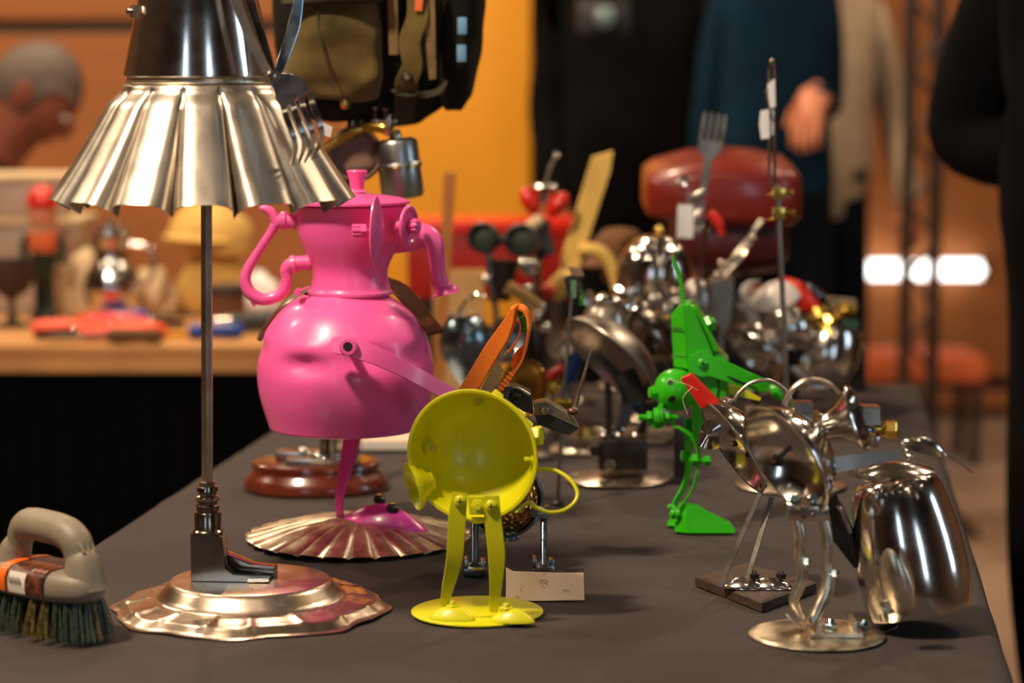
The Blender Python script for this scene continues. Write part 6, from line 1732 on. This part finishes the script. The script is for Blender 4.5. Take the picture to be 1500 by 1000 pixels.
# ============================================================ people
def person(name, label, loc, face, top, bottom, arms, height=1.74, skin='skin', hair='hair_dark', sw=0.175, legs=None, hips=(0, 0, 0.93), chest=None, headp=None, bulk=1.0, look=None, bald=False):
    """one skinned body; local axes: x to the person's right, y forward; arms = {side: (elbow, wrist, finger direction)}"""
    k = height / 1.74
    rz_ = Matrix.Rotation(R(face), 3, 'Z')
    loc = V(loc)
    vs, rad, ed, seg = [], [], [], []
    def J(p, r, par=None, sg='top'):
        vs.append(V(p) * k)
        rad.append(r * k)
        if par is not None:
            ed.append((par, len(vs) - 1))
            seg.append(sg)
        return len(vs) - 1
    hips = V(hips)
    chest = V(chest) if chest else hips + V((0, 0.0, 0.42))
    hp = V(headp) if headp else chest + V((0, 0.03, 0.30))
    pel = J(hips, (0.165 * bulk, 0.125 * bulk) if False else 0.15 * bulk, None)
    wa = J(hips.lerp(chest, .45), 0.14 * bulk, pel)
    chj = J(chest, 0.165 * bulk, wa)
    nk = J(chest.lerp(hp, .55), 0.062, chj)
    hj = J(hp + (hp - chest).normalized() * -0.02, 0.085, nk, 'skin')
    hj2 = J(hp + (hp - chest).normalized() * 0.085, 0.085, hj, 'skin')
    for sgn in (-1, 1):
        hpj = J(hips + V((0.095 * sgn, 0, -0.06)), 0.095 * bulk, pel, 'bottom')
        kn, an, toe = (legs or {}).get(sgn, (hips + V((0.11 * sgn, 0.02, -0.47)), hips + V((0.11 * sgn, -0.01, -0.85)), hips + V((0.12 * sgn, 0.15, -0.895))))
        kj = J(kn, 0.068 * bulk, hpj, 'bottom')
        aj = J(an, 0.047, kj, 'bottom')
        J(V(an) + V((0, 0.05, -0.035)), 0.042, aj, 'shoe')
        J(toe, 0.034, len(vs) - 1, 'shoe')
        sh = J(chest + V((sw * sgn, 0, 0.05)), 0.078 * bulk, chj)
        el, wr, fd = arms[sgn]
        ej = J(el, 0.056 * bulk, sh)
        wj = J(wr, 0.040, ej)
        fd = V(fd).normalized()
        pm = J(V(wr) + fd * 0.055, 0.036, wj, 'skin')
        sdv = fd.cross(V((0, 0, 1)))
        sdv = sdv.normalized() if sdv.length > 0.1 else V((1, 0, 0))
        dn_ = sdv.cross(fd)
        for q in range(4):
            off = sdv * (-0.030 + 0.020 * q)
            f1 = J(V(wr) + fd * 0.095 + off, 0.0095, pm, 'skin')
            f2 = J(V(wr) + fd * (0.125 + (0, .008, .010, .002)[q]) + off + dn_ * -0.012, 0.009, f1, 'skin')
            J(V(wr) + fd * (0.135 + (0, .012, .014, .004)[q]) + off + dn_ * -0.034, 0.008, f2, 'skin')
        t1 = J(V(wr) + fd * 0.06 + sdv * -0.048 * sgn, 0.011, pm, 'skin')
        J(V(wr) + fd * 0.095 + sdv * -0.055 * sgn + dn_ * -0.015, 0.009, t1, 'skin')
    me = bpy.data.meshes.new('tmp')
    me.from_pydata([tuple(v) for v in vs], ed, [])
    ob = bpy.data.objects.new('tmp', me)
    col.objects.link(ob)
    ob.modifiers.new('skin', 'SKIN')
    for i, sv in enumerate(me.skin_vertices[0].data):
        f_ = 1.0
        sv.radius = (rad[i] * (1.25 if i in (pel, chj, wa) else 1), rad[i])
        sv.use_root = (i == pel)
    sb = ob.modifiers.new('sub', 'SUBSURF')
    sb.levels = sb.render_levels = 2
    bpy.context.view_layer.update()
    dg = bpy.context.evaluated_depsgraph_get()
    nm = bpy.data.meshes.new_from_object(ob.evaluated_get(dg))
    bpy.data.objects.remove(ob)
    mats = ['top', 'bottom', 'skin', 'shoe']
    nm.materials.clear()
    for m in (top, bottom, skin, 'black_rubber'):
        nm.materials.append(M[m])
    E = [(vs[a], vs[b], rad[a], rad[b], sg) for (a, b), sg in zip(ed, seg)]
    for p in nm.polygons:
        c_ = p.center
        best, bs = 9, 'top'
        for a, b, ra, rb, sg in E:
            ab = b - a
            t = max(0, min(1, (c_ - a).dot(ab) / max(ab.length_squared, 1e-9)))
            d_ = (c_ - a - ab * t).length / (ra + (rb - ra) * t)
            if d_ < best:
                best, bs = d_, sg
        p.material_index = mats.index(bs)
        p.use_smooth = True
    nm.transform(rz_.to_4x4())
    root = thing(name, label, 'person', loc)
    b_ = bpy.data.objects.new('body', nm)
    col.objects.link(b_)
    b_.parent = root
    # head details
    hc = V(hp) * k + (hp - chest).normalized() * 0.045 * k
    upv = (hp - chest).normalized()
    fw = V(look).normalized() if look else V((0, 1, 0))
    fw = (fw - upv * fw.dot(upv)).normalized() if look is None else fw
    upv = (upv - fw * upv.dot(fw)).normalized()
    rt = fw.cross(upv)
    W = lambda x, y, z: loc + rz_ @ (hc + (rt * x + fw * y + upv * z) * k)
    RM = rz_ @ Matrix((rt, fw, upv)).transposed()
    hdm = part(root, 'head', ball(W(0, 0.0, 0.0), 0.078 * k, 0.098 * k, 0.118 * k, RM, 28, 18), skin, 60)
    part(hdm, 'nose', ball(W(0, 0.098, -0.012), 0.014 * k, 0.02 * k, 0.026 * k, RM, 12, 8), skin, 60)
    for sgn in (-1, 1):
        part(hdm, 'ear', dish(W(0.080 * sgn, -0.008, -0.008), RM @ V((0.008 * sgn, -0.006, 0.036)) * k, RM @ V((0.012 * sgn, -0.022, 0)) * k, RM @ V((0.006 * sgn, 0.006, 0)) * k, 0.006), skin, 60)
        part(hdm, 'eye', ball(W(0.03 * sgn, 0.086, 0.012), 0.013 * k, 0.010 * k, 0.008 * k, RM, 12, 8), 'eye_white', 60)
    part(hdm, 'mouth', ball(W(0, 0.088, -0.055), 0.024 * k, 0.010 * k, 0.007 * k, RM, 14, 8), 'skin_shade', 60)
    vs_, fs_ = ball((0, 0, 0), 1, seg=28, rings=18)
    out = []
    for v in vs_:
        q = v.copy()
        lim = -0.35 if q.y < 0.25 else 0.42
        q.z = max(q.z, lim)
        out.append(W(q.x * 0.084, q.y * 0.104 - 0.006, q.z * (0.125 if not bald else 0.119)))
    part(root, 'hair', (out, fs_), hair, 60)
    return root
HANG = {-1: ((-0.27, -0.02, 1.10), (-0.28, 0.06, 0.86), (0, 0.1, -1)), 1: ((0.27, -0.02, 1.10), (0.28, 0.06, 0.86), (0, 0.1, -1))}
HANGN = {-1: ((-0.205, -0.02, 1.10), (-0.19, 0.06, 0.86), (0, 0.1, -1)), 1: ((0.205, -0.02, 1.10), (0.19, 0.06, 0.86), (0, 0.1, -1))}
FOLD = {-1: ((-0.29, 0.0, 1.10), (-0.08, 0.22, 1.14), (1, 0.3, 0)), 1: ((0.29, 0.0, 1.10), (0.08, 0.22, 1.12), (-1, 0.3, 0))}
# man bending over the neighbouring stall, seated, facing right
hx = at(58, 150, 5.35)
px_, py_ = hx.x, hx.y
SIT = {}
for sgn in (-1, 1):
    SIT[sgn] = (V((0.11 * sgn, 0.42, 0.50)), V((0.11 * sgn, 0.44, 0.09)), V((0.11 * sgn, 0.60, 0.05)))
loc = V((px_ - 0.34, py_, 0))
root = person('person', 'person in dark top bending over the neighbouring stall, head lowered', loc, -90, 'coat_black', 'trouser_dark',
       {-1: ((-0.26, 0.14, 0.84), (-0.16, 0.36, 0.86), (0.5, 0.8, -0.1)), 1: ((0.26, 0.14, 0.84), (0.16, 0.36, 0.86), (-0.5, 0.8, -0.1))},
       skin='skin_shade', hair='hair_grey', legs=SIT, hips=(0, 0, 0.52), chest=(0, 0.12, 0.92), headp=(0, 0.30, hx.z - 0.02), look=(0, 0.75, -0.66))
o = V((loc.x, loc.y, 0))
root = thing('stool', 'dark round stool under the bending person', 'stool', o)
part(root, 'seat', lathe([(0, 0.33), (0.17, 0.33), (0.18, 0.345), (0.17, 0.365), (0, 0.365)], o, seg=32), 'truss_paint', 40)
for k in range(4):
    a_ = k * PI / 2 + 0.7
    part(root, 'leg', tube([o + V((0.12 * math.cos(a_), 0.12 * math.sin(a_), 0.33)), o + V((0.16 * math.cos(a_), 0.16 * math.sin(a_), 0.0))], 0.014, 10), 'truss_paint')
# visitor in black with camera
c_ = at(918, 400, 6.3)
root = person('person', 'person in black coat standing behind the yellow plank', (c_.x, 6.3, 0), 185, 'coat_black', 'coat_black', HANGN, 1.78, bulk=1.0, sw=0.15)
q = at(884, 25, 6.3 - 0.27)
root = thing('camera', 'dark camera with shiny lens held by the person in black', 'camera', q)
part(root, 'camera_body', box(q, 0.13, 0.05, 0.085, bev=0.008), 'black_rubber', 30)
ln_ = part(root, 'lens_barrel', lathe([(0, 0), (0.034, 0), (0.034, 0.05), (0.03, 0.052), (0, 0.05)], q - FW * 0.02, -FW, 28), 'dark_iron', 40)
part(ln_, 'front_glass', lathe([(0, 0.058), (0.02, 0.055), (0.029, 0.05), (0, 0.05)], q - FW * 0.02, -FW, 24), 'lens_glass', 60)
# visitor in blue
c_ = at(1130, 400, 6.0)
hx = at(1160, 165, 5.5)
B2 = {-1: ((-0.165, -0.05, 1.12), (-0.045, 0.16, 1.16), (0.4, 0.4, -0.7)), 1: ((0.155, -0.06, 1.08), (0.13, -0.14, 0.84), (-0.2, -0.1, -1))}
person('person', 'person in blue jacket with one hand raised to the waist', (c_.x, 6.0, 0), 196, 'coat_blue', 'trouser_dark', B2, 1.76, bulk=0.74, sw=0.125)
c_ = at(1190, 400, 6.95)
person('person', 'person in tan coat standing behind the blue jacket', (c_.x, 6.95, 0), 200, 'coat_tan', 'trouser_dark', HANG, 1.72, bulk=0.9)
# visitor in black close on the right
c_ = at(1692, 400, 3.55)
E_ = at(1402, 195, 3.5)
root = person('person', 'person in long black coat close beside the table with bent elbow', (c_.x, 3.55, 0), 150, 'coat_black', 'coat_black',
       {-1: ((-0.27, 0.0, 1.10), (-0.05, 0.22, 1.13), (1, 0.1, 0.1)), 1: ((0.31, -0.02, 1.08), (-0.12, 0.16, 1.12), (-1, -0.1, 0.0))}, 1.78, bulk=1.42)
